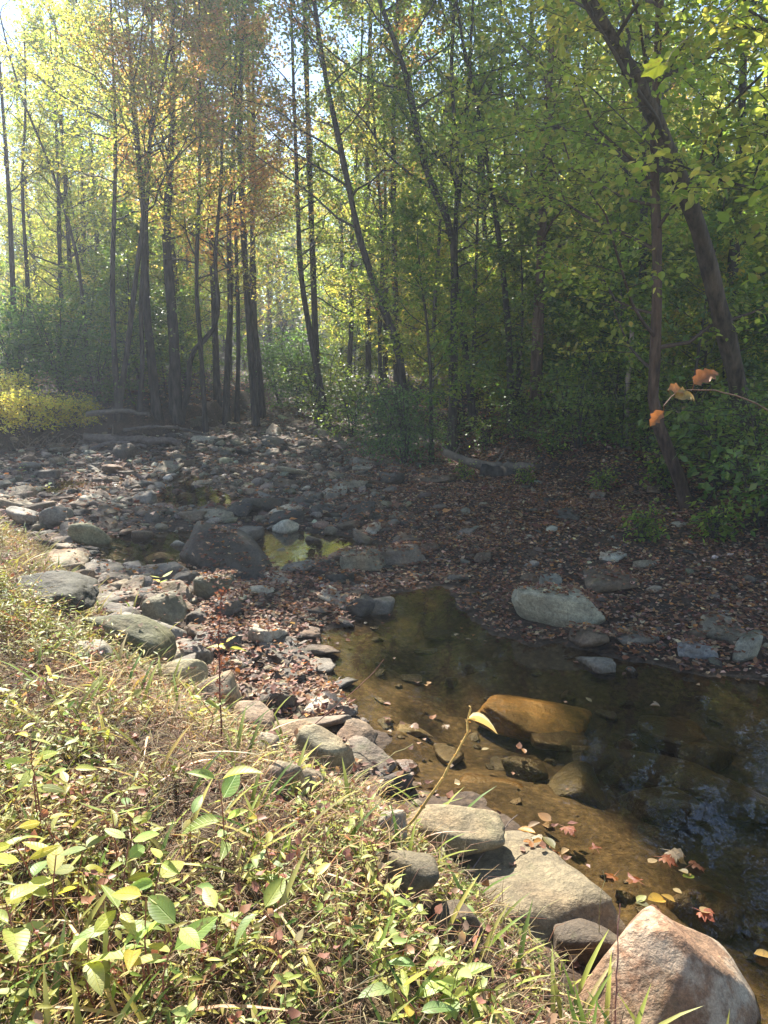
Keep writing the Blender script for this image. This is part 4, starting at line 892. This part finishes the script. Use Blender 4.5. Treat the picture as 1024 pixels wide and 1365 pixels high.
# forest behind: copies of a few trees
rng = np.random.default_rng(77)
PR = []
for k in range(9):
    h = [13, 15, 12, 16, 14, 13, 15, 12, 14][k]; ln = rng.normal(0, .6, 2)
    pal, pn = [(GRN, 'green'), (MIX, 'mixed autumn'), (YGR, 'yellow-green'), (GRN, 'green'), (MIX, 'mixed autumn'), (YEL, 'yellow'), (YGR, 'yellow-green'), (ORG, 'rusty orange'), (GRN, 'green')][k]
    me = tree_meshes(500 + k, [[0, 0, 0], [ln[0] * .4, ln[1] * .4, h * .35], [ln[0] * .7, ln[1], h * .7], [ln[0] * 1.4, ln[1] * 1.2, h]], [.10, .13, .08, .15, .11, .09, .13, .09, .12][k], 2.6, 34, 3.4, pal, leaf=.12, nsec=8, nlf=32, sides=8, base_sp=1.2, bark=[(.07, .06, .05), (.1, .085, .07), (.05, .042, .035)][k % 3])
    PR.append((me, pn, ['grey', 'pale', 'dark'][k % 3]))
spots = []
tries = 0
while len(spots) < 112 and tries < 20000:
    tries += 1
    y = 17 + 45 * rng.uniform() ** 1.3; px = rng.uniform(-130, 1150); x = (px - 512) / FPX * y * 1.02
    dl_ = float(sd(LEFT, np.array(x), np.array(y))); dr_ = float(sd(RIGHT, np.array(x), np.array(y)))
    if max(dl_, dr_) < 1.2: continue
    if px < 62 and y < 70: continue
    if px > 380 and rng.uniform() < .25: continue
    if y < 24 and px < 380: continue
    if any((x - a) ** 2 + (y - b) ** 2 < 1.7 ** 2 for a, b, *_ in spots): continue
    spots.append((x, y, px))
rows = {}
for (x, y, px) in spots:
    if px < 75: k = int(rng.choice([1, 5])); sc = (.45 + .1 * rng.uniform()) * y / 34
    else:
        k = int(rng.choice(9, p=[.15, .12, .15, .12, .12, .06, .14, .04, .10])); sc = rng.uniform(.8, 1.15)
        # keep the sky gap where the sun comes in low enough over the first rows
        sc = min(sc, (1.4 + .34 * y) / 13.5 * rng.uniform(.8, 1.1))
    me, pn, bk = PR[k]
    t = make_tree('tree', (x, y, float(H(np.array(x), np.array(y))) - .05), me, '', 'tree', 'forest trees behind the creek')
    t.rotation_euler.z = rng.uniform(0, 6.28); t.scale = (sc, sc, sc)
    row = 'first' if y < 26 else ('second' if y < 36 else ('third' if y < 47 else 'deepest'))
    rows.setdefault((row, pn, bk), []).append((px, t))
for (row, pn, bk), lst in rows.items():
    lst.sort(key=lambda q: q[0])
    for r_, (_, t) in enumerate(lst): t['label'] = f"{ORD[min(r_, 19)] or 'first '}{pn} {bk}-trunked tree from the sunny side in the {row} forest row"
# understory saplings: leafy down to the ground
SPN = [('green', GRN), ('yellow-green', YGR), ('dark green', DKG), ('golden', YEL), ('green', GRN), ('autumn', MIX)]
SPM = []
for k, (pn, pal) in enumerate(SPN):
    h = [4.5, 3.6, 3.0, 4.0, 5.5, 3.8][k]
    SPM.append(tree_meshes(640 + k, [[0, 0, 0], [.1, .1, h * .5], [.35 * (-1) ** k, 0, h]], .032, .5, 26, 1.7, pal, leaf=.10, nsec=7, nlf=34, sides=6, base_sp=1.0, elev=(.1, .8), leafmat=M_GLOSS if k in (0, 2) else None))
sap = []; tries = 0
while len(sap) < 110 and tries < 20000:
    tries += 1
    y = 11.3 + 26 * rng.uniform() ** 1.2; px = rng.uniform(-60, 1100); x = (px - 512) / FPX * y * 1.02
    dl_ = float(sd(LEFT, np.array(x), np.array(y))); dr_ = float(sd(RIGHT, np.array(x), np.array(y)))
    if max(dl_, dr_) < 1.6 or (px < 340 and y < 20.5) or (px < 700 and y < 13.5) or (px < 130 and y < 31): continue
    if 470 < px < 660 and y < 18: continue
    if any((x - a) ** 2 + (y - b) ** 2 < 1.3 ** 2 for a, b in sap): continue
    sap.append((x, y)); k = int(rng.choice(6, p=[.26, .22, .16, .1, .2, .06])); sc = rng.uniform(.7, 1.15)
    t = make_tree('sapling', (x, y, float(H(np.array(x), np.array(y))) - .03), SPM[k], '', 'sapling', 'understory saplings in the forest')
    t.rotation_euler.z = rng.uniform(0, 6.28); t.scale = (sc,) * 3
    row = 'front' if y < 20 else ('middle' if y < 27 else 'back')
    rows.setdefault((row, SPN[k][0], 'tall' if sc * [4.5, 3.6, 3.0, 4.0, 5.5, 3.8][k] > 3.8 else 'short', 's'), []).append((px, t))
for key, lst in rows.items():
    if len(key) < 4: continue
    lst.sort(key=lambda q: q[0])
    for r_, (_, t) in enumerate(lst): t['label'] = f"{ORD[min(r_, 19)] or 'first '}{key[2]} {key[1]} sapling from the sunny side in the {key[0]} understory"
# far wood: one mass closing the view
mb = MB(); n = 90000
fy = rng.uniform(62, 100, n); fx = rng.uniform(-.75, .75, n) * fy
top = 13 + 6 * fbm(fx * .12, fy * .12, 0, 3, 8); top = np.where(fx / fy < -.42, top * .4, top)
fz = rng.uniform(0, 1, n) ** .8 * top
P = np.column_stack([fx, fy, H(fx, fy, False) + fz]); cc = palette(rng, GRN + YGR + MIX, n)
scatter(mb, TQ, P, rng.normal(size=(n, 3)), rng.normal(size=(n, 3)) * .6 + UP, rng.uniform(.3, .7, n), cc, W=1.4)
n = 26000; fx = rng.uniform(-60, -17, n); fy = rng.uniform(22, 66, n); ok = fx / fy < -.62; fx, fy = fx[ok], fy[ok]; n = len(fx)
top = 7 + 4 * fbm(fx * .2, fy * .2, 0, 3, 18); P = np.column_stack([fx, fy, H(fx, fy, False) + rng.uniform(0, 1, n) * top])
scatter(mb, TQ, P, rng.normal(size=(n, 3)), rng.normal(size=(n, 3)) * .6 + UP, rng.uniform(.2, .45, n), palette(rng, GRN + MIX, n), W=1.4)
m = 260; fy = rng.uniform(62, 98, m); fx = rng.uniform(-.7, .7, m) * fy; b = np.column_stack([fx, fy, H(fx, fy, False) - .2])
pp = np.stack([b, b + np.column_stack([rng.normal(0, .4, m), rng.normal(0, .4, m), np.full(m, 6)]), b + np.column_stack([rng.normal(0, 1, m), rng.normal(0, 1, m), np.full(m, 13.)])], 1)
tubes(mb, pp, np.tile([.2, .15, .05], (m, 1)), 5, np.array(BRK))
tag(mb.build('far_woods', M_LEAF, smooth=False), kind='stuff')
# ------------------------------------------------------------------ undergrowth on the forest floor
mb = MB(); n = 52000; gx = rng.uniform(-22, 24, n); gy = 8.5 + 34 * rng.uniform(0, 1, n) ** 1.3
dm = np.maximum(sd(RIGHT, gx, gy) - .5, sd(LEFT, gx, gy) - .8); ok = (dm > 0) & (fbm(gx * .8, gy * .8, 0, 3, 55) > -.05); gx, gy = gx[ok], gy[ok]; n = len(gx)
hgt = rng.uniform(.03, .45, n); P = np.column_stack([gx, gy, H(gx, gy) + hgt])
scatter(mb, TQ, P, rng.normal(size=(n, 3)) * [1, 1, .4], np.column_stack([rng.normal(0, .5, n), rng.normal(0, .5, n), np.ones(n)]), rng.uniform(.04, .09, n), palette(rng, GRN + [((.2, .22, .05), 2)], n))
k = rng.choice(n, n // 3); tubes(mb, np.stack([P[k] - np.column_stack([k * 0, k * 0, hgt[k]]), P[k]], 1), np.tile([.003, .002], (len(k), 1)), 3, np.array([.1, .09, .05]))
tag(mb.build('undergrowth', M_LEAF, smooth=False), kind='stuff')
# ------------------------------------------------------------------ grassy bank in front
rng = np.random.default_rng(91)
def bank_pts(n, y0, y1, x0=-7, x1=2.5, pw=1.3, dmin=.02):
    gy = y0 + (y1 - y0) * rng.uniform(0, 1, n) ** pw; gx = rng.uniform(x0, x1, n)
    pr = proj(np.column_stack([gx, gy, gx * 0 + .5]))
    d = sd(NEAR, gx, gy)
    ok = (d > dmin + .1 * rng.uniform(0, 1, n)) & (pr[:, 0] > -140) & (pr[:, 0] < 1150) & (HM[np.clip((gy / HMS).astype(int), 0, 799), np.clip(((gx - HMX) / HMS).astype(int), 0, 599)] < H(gx, gy) + .02)
    return gx[ok], gy[ok], d[ok]
GP1 = [((.14, .20, .03), 3), ((.26, .29, .05), 5), ((.44, .40, .10), 5), ((.10, .15, .03), 2), ((.5, .38, .16), 2)]
STR = [((.55, .42, .22), 4), ((.42, .28, .15), 4), ((.27, .13, .08), 3), ((.64, .54, .34), 3)]
mb = MB()
# straw: arching dead strands
gx, gy, d = bank_pts(140000, .9, 10.5); n = len(gx)
a = rng.uniform(0, 6.28, n); Ls = rng.uniform(.04, .2, n); el = rng.uniform(-.1, 1.0, n)
B = np.column_stack([gx, gy, H(gx, gy) + rng.uniform(0, .06, n)]); hd = np.column_stack([np.cos(a), np.sin(a), 0 * a])
mid = B + hd * (Ls * .5 * np.cos(el))[:, None] + UP * (Ls * .5 * np.sin(el))[:, None]
tip = B + hd * (Ls * (.9 * np.cos(el) + .1))[:, None] + UP * (Ls * (.72 * np.sin(el) - .05))[:, None] + rng.normal(0, .02, (n, 3))
cs = palette(rng, STR, n) * (.62 + .5 * sstep(fbm(gx * 1.4, gy * 1.4, 0, 3, 44) * 1.5 + .5))[:, None]; wd = rng.uniform(.0009, .0022, n)
tubes(mb, np.stack([B, mid, tip], 1), np.stack([wd, wd * .8, wd * .3], 1), 3, cs)
# leafy sprigs
def sprigs(n, y0, y1, hmin, hmax, nl, ll, tpl, pal, pw=1.3, dmin=.02, stemc=(.25, .2, .08)):
    gx, gy, d = bank_pts(n, y0, y1, pw=pw, dmin=dmin)
    keep = fbm(gx * 1.7, gy * 1.7, 0, 3, 61) * 1.6 + rng.uniform(-.35, .4, len(gx)) > 0; gx, gy = gx[keep], gy[keep]; n = len(gx)
    dd_ = sd(NEAR, gx, gy); a = rng.uniform(0, 6.28, n); h = rng.uniform(hmin, hmax, n) * np.clip(dd_ / .55, .35, 1) * (.7 + .6 * sstep(fbm(gx * 1.2, gy * 1.2, 3.3, 3, 47) + .5)); ln = rng.uniform(.2, .9, n)
    B = np.column_stack([gx, gy, H(gx, gy)]); hd = np.column_stack([np.cos(a), np.sin(a), 0 * a])
    S = np.stack([B, B + UP * (h * .5)[:, None] + hd * (h * .25 * ln)[:, None], B + UP * (h * (1 - .2 * ln))[:, None] + hd * (h * .75 * ln)[:, None]], 1)
    tubes(mb, S, np.tile([.0014, .0012, .0006], (n, 1)), 3, palette(rng, [(stemc, 1), ((.35, .16, .1), 1)], n))
    pc = palette(rng, pal, n)
    for q in range(nl):
        u = (.25 + .75 * (q + rng.uniform(0, 1, n)) / nl) * 2; k = np.clip(u, 0, 1.99).astype(int); f = (u - k)[:, None]
        C = S[np.arange(n), k] * (1 - f) + S[np.arange(n), k + 1] * f
        az = a + q * 2.6 + rng.normal(0, .5, n); Dd = np.column_stack([np.cos(az), np.sin(az), rng.normal(.25, .35, n)])
        scatter(mb, tpl, C, Dd, np.column_stack([rng.normal(0, .4, n), rng.normal(0, .4, n), np.ones(n)]), rng.uniform(.6, 1.2, n) * ll, pc * .5 + palette(rng, pal, n) * .5)
sprigs(19000, .9, 5.2, .05, .2, 6, .04, leaf_template(.12, .03, .2, 3), GP1)
sprigs(14000, 4.0, 11, .08, .3, 5, .05, TN, GP1)
sprigs(5000, 1.0, 7, .05, .2, 5, .028, TLS, GP1, dmin=.0)
sprigs(5000, 1.0, 9, .10, .32, 4, .03, TC, [((.36, .17, .1), 3), ((.25, .1, .07), 3), ((.5, .35, .2), 2)], stemc=(.3, .13, .08))
# low rosettes of rounder leaves, and long bent blades
sprigs(1100, 1.0, 4.5, .08, .2, 5, .055, TLS, [((.36, .40, .12), 3), ((.5, .47, .14), 3), ((.2, .28, .07), 2)])
gx, gy, d = bank_pts(700, .9, 6); n = len(gx); a = rng.uniform(0, 6.28, n)
scatter(mb, leaf_template(.018, .006, .75, 7), np.column_stack([gx, gy, H(gx, gy)]), np.column_stack([np.cos(a) * .8, np.sin(a) * .8, np.ones(n)]), np.column_stack([-np.cos(a), -np.sin(a), np.ones(n) * .5]), rng.uniform(.14, .32, n), palette(rng, GP1 + STR, n))
# a few grass blades at the rock edges
gx, gy, d = bank_pts(9000, .9, 9, dmin=-.12); n = len(gx); a = rng.uniform(0, 6.28, n); h = rng.uniform(.06, .25, n)
B = np.column_stack([gx, gy, H(gx, gy)]); scatter(mb, leaf_template(.035, .01, .45, 4), B, np.column_stack([np.cos(a) * .5, np.sin(a) * .5, np.ones(n)]), np.column_stack([-np.cos(a), -np.sin(a), np.ones(n) * .3]), h, palette(rng, GP1, n))
tag(mb.build('grass', M_GRASS), kind='stuff')
# ------------------------------------------------------------------ broad-leaved seedlings, each a plant
def seedling(px, py, htop, lab, seed, n_pairs=3, ll=.085, pal=None, Y=None, lean=(0, 0)):
    r = np.random.default_rng(seed)
    # the point (px,py) is the plant's top; stand it where its stem meets the bank
    d = ray(px, py); t = np.linspace(1.0, 20, 3000); Pq = CAM + d * t[:, None]
    hz = Pq[:, 2] - H(Pq[:, 0], Pq[:, 1]); k = np.nonzero(hz < htop)[0][0]; top = Pq[k]
    base = np.array([top[0] - lean[0], top[1] - lean[1] + .0, float(H(np.array(top[0] - lean[0]), np.array(top[1] - lean[1])))])
    root = empty('seedling', tuple(base)); tag(root, lab, 'plant', 'broad-leaved seedlings on the grassy bank')
    tp = top - base; S = spline([[0, 0, 0], tp * .5 + np.array([r.normal(0, .02), r.normal(0, .02), 0]), tp], 8)
    st = MB(); tubes(st, S[None], np.linspace(.0028, .0014, 8)[None], 6, np.array([.30, .10, .07])); st.build('stem', M_STEM, root)
    pal = pal or [((.30, .38, .11), 3), ((.42, .45, .13), 3), ((.52, .46, .08), 1.5), ((.28, .38, .15), 2)]
    lfm = []
    a0 = r.uniform(0, 6.28)
    for p in range(n_pairs):
        u = 1 - p * .22
        C = np.array([np.interp(u, np.linspace(0, 1, 8), S[:, j]) for j in range(3)]); a = a0 + p * pi / 2 + r.normal(0, .2)
        for sg in (0, pi):
            aa = a + sg + r.normal(0, .2); D = np.array([[cos(aa), sin(aa), r.uniform(.0, .55)]]); lm = MB(True)
            pet = C + D[0] * .012
            tubes(lm, np.array([[C, pet]]), np.array([[.001, .001]]), 4, np.array([.3, .3, .1]))
            scatter(lm, leaf_template(r.uniform(.2, .3), r.uniform(-.03, .13), r.uniform(-.1, .55), 7), pet[None], D, np.array([[r.normal(0, .4), r.normal(0, .4), 1.]]), np.array([ll * r.uniform(.6, 1.2)]), palette(r, pal, 1), W=r.uniform(.65, 1.05), rib=.2)
            lm.build('leaf', M_BROAD, root)
SEED = [
 (40, 985, .34, 'seedling with pale yellow leaves standing highest beside the shaded grass hollow', 3, .075), (45, 1025, .26, 'yellow-leaved seedling directly below the highest pale seedling', 2, .085), (95, 1025, .22, 'seedling with one long green leaf near the yellow-leaved pair', 2, .075),
 (292, 1040, .30, 'tall seedling with long green leaves at the foot of the dark red weed', 4, .105), (255, 1090, .16, 'small seedling with a round yellow leaf below the tall green one', 1, .07), (165, 1055, .24, 'seedling with small cupped leaves between highest and tall green seedlings', 3, .06),
 (150, 1085, .24, 'bright pointed seedling under the small cupped one', 2, .08), (172, 1120, .20, 'seedling with a folded yellow leaf above the broad cluster', 3, .07), (20, 1125, .30, 'seedling with slim leaves cut by the picture edge', 3, .10),
 (75, 1140, .24, 'dull green seedling beside the slim-leaved one', 3, .085), (110, 1135, .20, 'blue-green seedling in the middle of the broad leaves', 2, .075), (195, 1195, .26, 'broad seedling with wide pale green leaves', 3, .10), (160, 1215, .22, 'seedling with drooping leaves beside the broad pale one', 2, .09),
 (238, 1235, .26, 'seedling with an upright bright yellow leaf', 2, .10), (180, 1265, .20, 'seedling with a large glossy yellow-green leaf above the straw', 2, .11), (290, 1215, .18, 'green seedling at the side of the upright yellow leaf', 2, .08), (8, 1205, .26, 'seedling at the picture edge with one wide green leaf', 2, .10),
 (355, 1130, .16, 'little dark green seedling by the straw mat', 2, .06), (60, 1095, .2, 'thin seedling with crumpled leaf near the slim-leaved one', 2, .06), (350, 1215, .16, 'seedling with one narrow flat leaf on brown litter', 1, .08), (215, 1150, .2, 'pale seedling between folded yellow leaf and broad leaves', 2, .07),
 (270, 935, .18, 'bright yellow seedling in front of the curved tan slab', 2, .075), (330, 1090, .15, 'tiny yellow seedling near the straw mat', 2, .05), (120, 1250, .2, 'seedling with dim leaves under the broad pale one', 2, .08), (30, 620, .25, 'green broad-leaved weed on the sunny slope beside the creek', 3, .11), (65, 647, .2, 'second broad-leaved weed on the sunny slope', 2, .11),
 (215, 770, .2, 'pale seedling at the big mossy boulder', 2, .10), (300, 858, .2, 'white-leaved seedling at the foot of the weed by the bar', 2, .12), (560, 1290, .12, 'ivy-like clump of toothed pale green leaves among grass', 3, .085), (600, 1310, .12, 'ragged green plant with drooping leaves beside the toothed clump', 2, .09), (530, 1320, .12, 'pale green plant below the toothed clump', 3, .08)]
for k, (px, py, h, lab, npair, ll) in enumerate(SEED): seedling(px, py, h, lab, 700 + k, npair, ll)
# ------------------------------------------------------------------ single weeds, stalks and sticks
def poly_at(pts, Y0, Y1):
    n = len(pts); return np.array([atY(a, b, Y0 + (Y1 - Y0) * i / (n - 1)) for i, (a, b) in enumerate(pts)])
def stick(name, pts, Y0, Y1, r0, r1, col, lab, cat, mat=None, n=14, sides=7, wob=.004, seed=0, forks=()):
    r = np.random.default_rng(seed); W = poly_at(pts, Y0, Y1); loc = W[0].copy(); P = spline(W - loc, n) + r.normal(0, wob, (n, 3)) * np.linspace(0, 1, n)[:, None]
    root = empty(name, tuple(loc)); tag(root, lab, cat)
    m = MB(); tubes(m, P[None], np.linspace(r0, r1, n)[None] * (1 + .08 * r.normal(size=(1, n))), sides, np.array(col))
    for (u, dvec, fl, fr) in forks:
        b = P[int(u * (n - 1))]; q = spline([b, b + np.array(dvec) * fl * .5, b + np.array(dvec) * fl + np.array([0, 0, .1 * fl])], 6); tubes(m, q[None], np.linspace(fr, fr * .25, 6)[None], 5, np.array(col))
    m.build('stem' if cat in ('plant', 'weed') else 'wood', mat or M_STEM, root); return root, P
# golden seed stalk with a hanging leaf
root, P = stick('seed_stalk', [(520, 1130), (560, 1080), (600, 1020), (622, 980), (630, 945)], 2.55, 2.75, .006, .0038, (.56, .36, .1), 'golden dry stalk with one pale curled leaf at its tip over the pool', 'plant', seed=3)
m = MB(); scatter(m, leaf_template(.3, .25, .35, 6), P[-2:-1] + [[.0, 0, .01]], np.array([[1., -.1, -.1]]), np.array([[0, .25, 1.]]), .12, (.8, .66, .34)); m.build('leaf', M_DRY, root)
m = MB(); r = np.random.default_rng(4)
for k in range(22):
    q = P[4 + k % 10]; scatter(m, TC, q[None], r.normal(size=(1, 3)) + [[0, 0, .5]], r.normal(size=(1, 3)), .016, (.5, .33, .12))
m.build('seed_husks', M_DRY, root)
# tall dark red weed
root, P = stick('red_weed', [(296, 1012), (294, 930), (292, 860), (297, 790)], 3.05, 3.1, .0045, .0022, (.15, .05, .04), 'tall dark red weed with dry seed heads in front of the bar', 'plant', seed=5, forks=((.65, (.5, 0, .8), .16, .002), (.75, (-.5, .1, .8), .12, .002), (.5, (.6, .2, .6), .14, .002), (.88, (.5, 0, .9), .07, .0016)))
m = MB()
for k in range(150):
    q = P[r.integers(5, 14)] + r.normal(0, .014, 3) + np.array([0, 0, .005]); scatter(m, TC, q[None], r.normal(size=(1, 3)), r.normal(size=(1, 3)), .014, (.26, .11, .07))
m.build('foliage', M_DRY, root)
root, P = stick('red_weed', [(420, 905 + 60), (450, 940), (490, 905), (512, 880)], 3.9, 4.0, .003, .0015, (.3, .14, .1), 'thin arching red stem reaching over the blue reflection', 'plant', seed=6)
root, P = stick('dry_stem', [(820, 1380), (821, 1330), (824, 1270), (827, 1205)], 1.95, 2.0, .0028, .0016, (.42, .2, .16), 'single upright pink stem in front of the pyramid boulder', 'plant', seed=7, forks=((.35, (.35, 0, .8), .04, .0014),))
root, P = stick('dry_stem', [(795, 1285), (798, 1250), (800, 1200), (806, 1160)], 2.35, 2.4, .0018, .0009, (.3, .28, .12), 'thin green-brown stem between cracked slab and pyramid boulder', 'plant', seed=8)
stick('fallen_twig', [(640, 1230), (690, 1275), (735, 1330), (775, 1372)], 2.3, 1.88, .006, .0075, (.42, .32, .24), 'pale straight twig lying through weeds toward the pyramid boulder', 'stick', M_DRIFT, seed=9, forks=((.35, (-.8, .2, .2), .12, .003),))
stick('fallen_twig', [(615, 1180), (650, 1130), (690, 1085)], 2.65, 2.95, .004, .002, (.14, .11, .09), 'dark thin twig lying across the crumbly tan ledge', 'stick', M_DRIFT, seed=10)
stick('fallen_twig', [(505, 1210), (560, 1215), (625, 1232), (690, 1260)], 2.35, 2.3, .003, .002, (.35, .25, .18), 'thin bent twig in the weeds below the cracked slab', 'stick', M_DRIFT, seed=12)
stick('grass_stalk', [(395, 1075), (455, 1045), (500, 1020), (550, 990)], 2.75, 3.0, .0014, .0008, (.55, .5, .22), 'long pale grass stalk slanting over the smooth sunlit boulder', 'plant', M_STEM, seed=13)
stick('grass_stalk', [(440, 1090), (480, 1050), (520, 1020)], 2.7, 2.85, .0016, .0008, (.55, .42, .25), 'short straw stalk beside the black wet stone', 'plant', M_STEM, seed=14)
# logs
def log(name, pts, Y0, Y1, r0, r1, col, lab, seed, forks=(), mat=None):
    root, P = stick(name, pts, Y0, Y1, r0, r1, col, lab, 'log', mat or M_DRIFT, n=22, sides=12, wob=.02, seed=seed, forks=forks); return root
log('fallen_log', [(592, 602), (615, 612), (650, 622), (700, 624), (735, 628)], 13.3, 12.9, .06, .12, (.17, .13, .095), 'pale barkless log with a broken forked end', 41, forks=((.08, (-.6, .2, .5), .25, .035), (.12, (.6, .1, .9), .2, .02), (.5, (.5, .1, .7), .5, .02)))
log('fallen_log', [(640, 630), (690, 640), (700, 645)], 12.9, 12.7, .16, .18, (.05, .04, .03), 'dark rotten log lying beneath the pale barkless log', 42)
log('fallen_branch', [(745, 622), (790, 625), (830, 634), (852, 638)], 12.6, 12.3, .03, .055, (.30, .22, .16), 'long pale dead branch pointing at the bow-footed trunk', 43, forks=((.5, (.3, .1, .8), .4, .015), (.75, (-.5, 0, .7), .3, .012)))
log('fallen_log', [(800, 650), (900, 640), (1010, 632), (1100, 630)], 12.3, 11.9, .10, .12, (.07, .055, .04), 'dark log lying between the two big bank trunks', 44)
log('driftwood_log', [(112, 583), (170, 586), (240, 588)], 17.0, 17.3, .10, .08, (.13, .10, .08), 'long driftwood log along the foot of the far bank', 45, forks=((.3, (.2, -.3, .6), .5, .03),))
log('driftwood_log', [(115, 552), (160, 548), (200, 552)], 18.0, 18.2, .07, .04, (.12, .1, .08), 'grey dead limb lying behind the leaning slim tree', 46)
log('driftwood_log', [(165, 573), (215, 569), (268, 576)], 17.6, 17.4, .035, .03, (.10, .08, .065), 'crossed driftwood limb on the root mound of the far bank', 47)
log('driftwood_log', [(120, 600), (150, 590), (195, 596)], 16.6, 16.9, .05, .03, (.14, .11, .09), 'short driftwood limb on the stones below the far bank', 48)
r = np.random.default_rng(5)
root = empty('root_tangle', tuple(np.append(gp(50, 600, .3), .3))); tag(root, 'tangle of bare roots hanging from the undercut bank', 'roots'); m = MB()
for k in range(60):
    a = atY(r.uniform(-40, 110), r.uniform(570, 590), 16.7 + r.uniform(-.2, .4)) - np.array(root.location); d = np.array([r.normal(0, .35), -r.uniform(.05, .5), -r.uniform(.25, .6)])
    q = spline([a, a + d * .5 + r.normal(0, .08, 3), a + d + r.normal(0, .08, 3)], 7); s_ = r.uniform(.004, .016); tubes(m, q[None], np.linspace(s_, s_ * .3, 7)[None], 4, np.array([.2, .15, .11]))
m.build('roots', M_DRIFT, root)
# dead snag
root, P = stick('dead_snag', [(838, 600), (836, 520), (842, 470), (842, 440)], 12.8, 12.9, .05, .03, (.30, .24, .19), 'short broken pale snag standing among green leaves', 'tree', M_DRIFT, seed=51, forks=((.8, (-.6, 0, .6), .3, .012),), sides=9)
# twig with dried orange leaves, and the lone maple leaf hanging near the lens
root, P = stick('leaf_twig', [(1060, 570), (1000, 535), (950, 520), (905, 522), (885, 540)], 3.2, 3.0, .004, .0018, (.2, .12, .08), 'twig of dried orange leaves hanging in front of the leaning tree', 'twig', M_TWIG, seed=61)
for (a, b, s, dv, c) in [(890, 520, .10, (1, .1, .02), (.34, .17, .08)), (925, 512, .13, (1, 0, .7), (.30, .13, .06)), (885, 548, .09, (-.6, .1, -.6), (.32, .14, .06)), (900, 530, .12, (1, .2, .15), (.30, .23, .09))]:
    lm = MB(True); p0 = atY(a, b, 3.03) - np.array(root.location); tp_ = leaf_template(.30, .16, .35, 9); tv = tp_[0].copy(); tv[:, 0] *= 1 + .35 * np.sin(tv[:, 1] * 23 + s * 90); tv[:, 2] += .05 * np.sin(tv[:, 1] * 11 + tv[:, 0] * 9)
    q0 = P[int(np.argmin(np.linalg.norm(P - p0, axis=1)))]; tubes(lm, np.array([[q0, (q0 + p0) / 2 + [0, 0, .004], p0]]), np.array([[.0012, .001, .001]]), 4, np.array([.25, .14, .06]))
    scatter(lm, (tv, tp_[1], tp_[2]), p0[None], np.array([dv], float), np.array([[.1, -.75, .8]]), s * .85, c); lm.build('leaf', M_FALL, root)
root, P = stick('leaf_twig', [(1080, -60), (1000, -10), (930, 40), (898, 70), (890, 84)], 2.7, 2.6, .003, .0009, (.2, .15, .08), 'single bright yellow-green maple leaf hanging high over the pool', 'twig', M_TWIG, seed=62)
lm = MB(True); tv = TM[0].copy(); tv[:, 0] *= .9; tv[:, 2] += .10 * np.sin(tv[:, 1] * 5 + 1) - .25 * tv[:, 0] ** 2; scatter(lm, (tv, TM[1], None), P[-1:] , np.array([[-.55, -.1, -.25]]), np.array([[.25, -.8, .6]]), .115, (.24, .28, .04)); lm.build('leaf', M_BROAD, root)
# ------------------------------------------------------------------ haze
bm = bmesh.new(); bmesh.ops.create_cube(bm, size=1.0); me = bpy.data.meshes.new('haze'); bm.to_mesh(me); bm.free()
hz = link('haze', me); tag(hz, kind='stuff'); hz.scale = (304, 168, 32); hz.location = (0, 68, 14.2)
m, nt, out = newmat('haze_air')
pv = N(nt, 'ShaderNodeVolumePrincipled', Density=.0020, Anisotropy=.38); pv.inputs['Color'].default_value = (.80, .87, 1, 1)
L(nt, pv.outputs[0], out.inputs['Volume']); me.materials.append(m)
# ------------------------------------------------------------------ light, sky, camera
SUN_EL = radians(42.5); SUN_AZ = radians(-19)     # azimuth from +Y toward +X
sd_dir = np.array([sin(SUN_AZ) * cos(SUN_EL), cos(SUN_AZ) * cos(SUN_EL), sin(SUN_EL)])
sl = bpy.data.lights.new('sun', 'SUN'); sl.energy = 5.0; sl.angle = radians(.5); sl.color = (1, .95, .86)
so = bpy.data.objects.new('sun', sl); COL.objects.link(so)
from mathutils import Vector
so.rotation_euler = Vector(tuple(-sd_dir)).to_track_quat('-Z', 'Y').to_euler()
wd = bpy.data.worlds.new('World'); SC.world = wd; wd.use_nodes = True; nt = wd.node_tree
bg = nt.nodes['Background']; sky = nt.nodes.new('ShaderNodeTexSky'); sky.sky_type = 'NISHITA'; sky.sun_disc = False
sky.sun_elevation = SUN_EL; sky.sun_rotation = SUN_AZ; sky.altitude = 300; sky.air_density = 1.0; sky.dust_density = 0; sky.ozone_density = 2
nt.links.new(sky.outputs[0], bg.inputs[0]); bg.inputs[1].default_value = .075
cd = bpy.data.cameras.new('camera'); co = bpy.data.objects.new('camera', cd); COL.objects.link(co); SC.camera = co
co.location = tuple(CAM); co.rotation_euler = (radians(90) - PITCH, 0, 0)
cd.sensor_fit = 'VERTICAL'; cd.sensor_height = 36; cd.lens = FPX / 1365 * 36; cd.clip_start = .05; cd.clip_end = 1000
SC.view_settings.view_transform = 'Standard'; SC.view_settings.look = 'None'; SC.view_settings.gamma = 1; SC.view_settings.exposure = 1.9
cy = SC.cycles if hasattr(SC, 'cycles') else None
SC.render.engine = 'CYCLES'
SC.cycles.max_bounces = 8; SC.cycles.diffuse_bounces = 3; SC.cycles.glossy_bounces = 3; SC.cycles.transmission_bounces = 4; SC.cycles.transparent_max_bounces = 8; SC.cycles.volume_bounces = 1
SC.cycles.use_denoising = True; SC.cycles.sample_clamp_indirect = 3; SC.cycles.sample_clamp_direct = 12
SC.cycles.caustics_reflective = False; SC.cycles.caustics_refractive = False
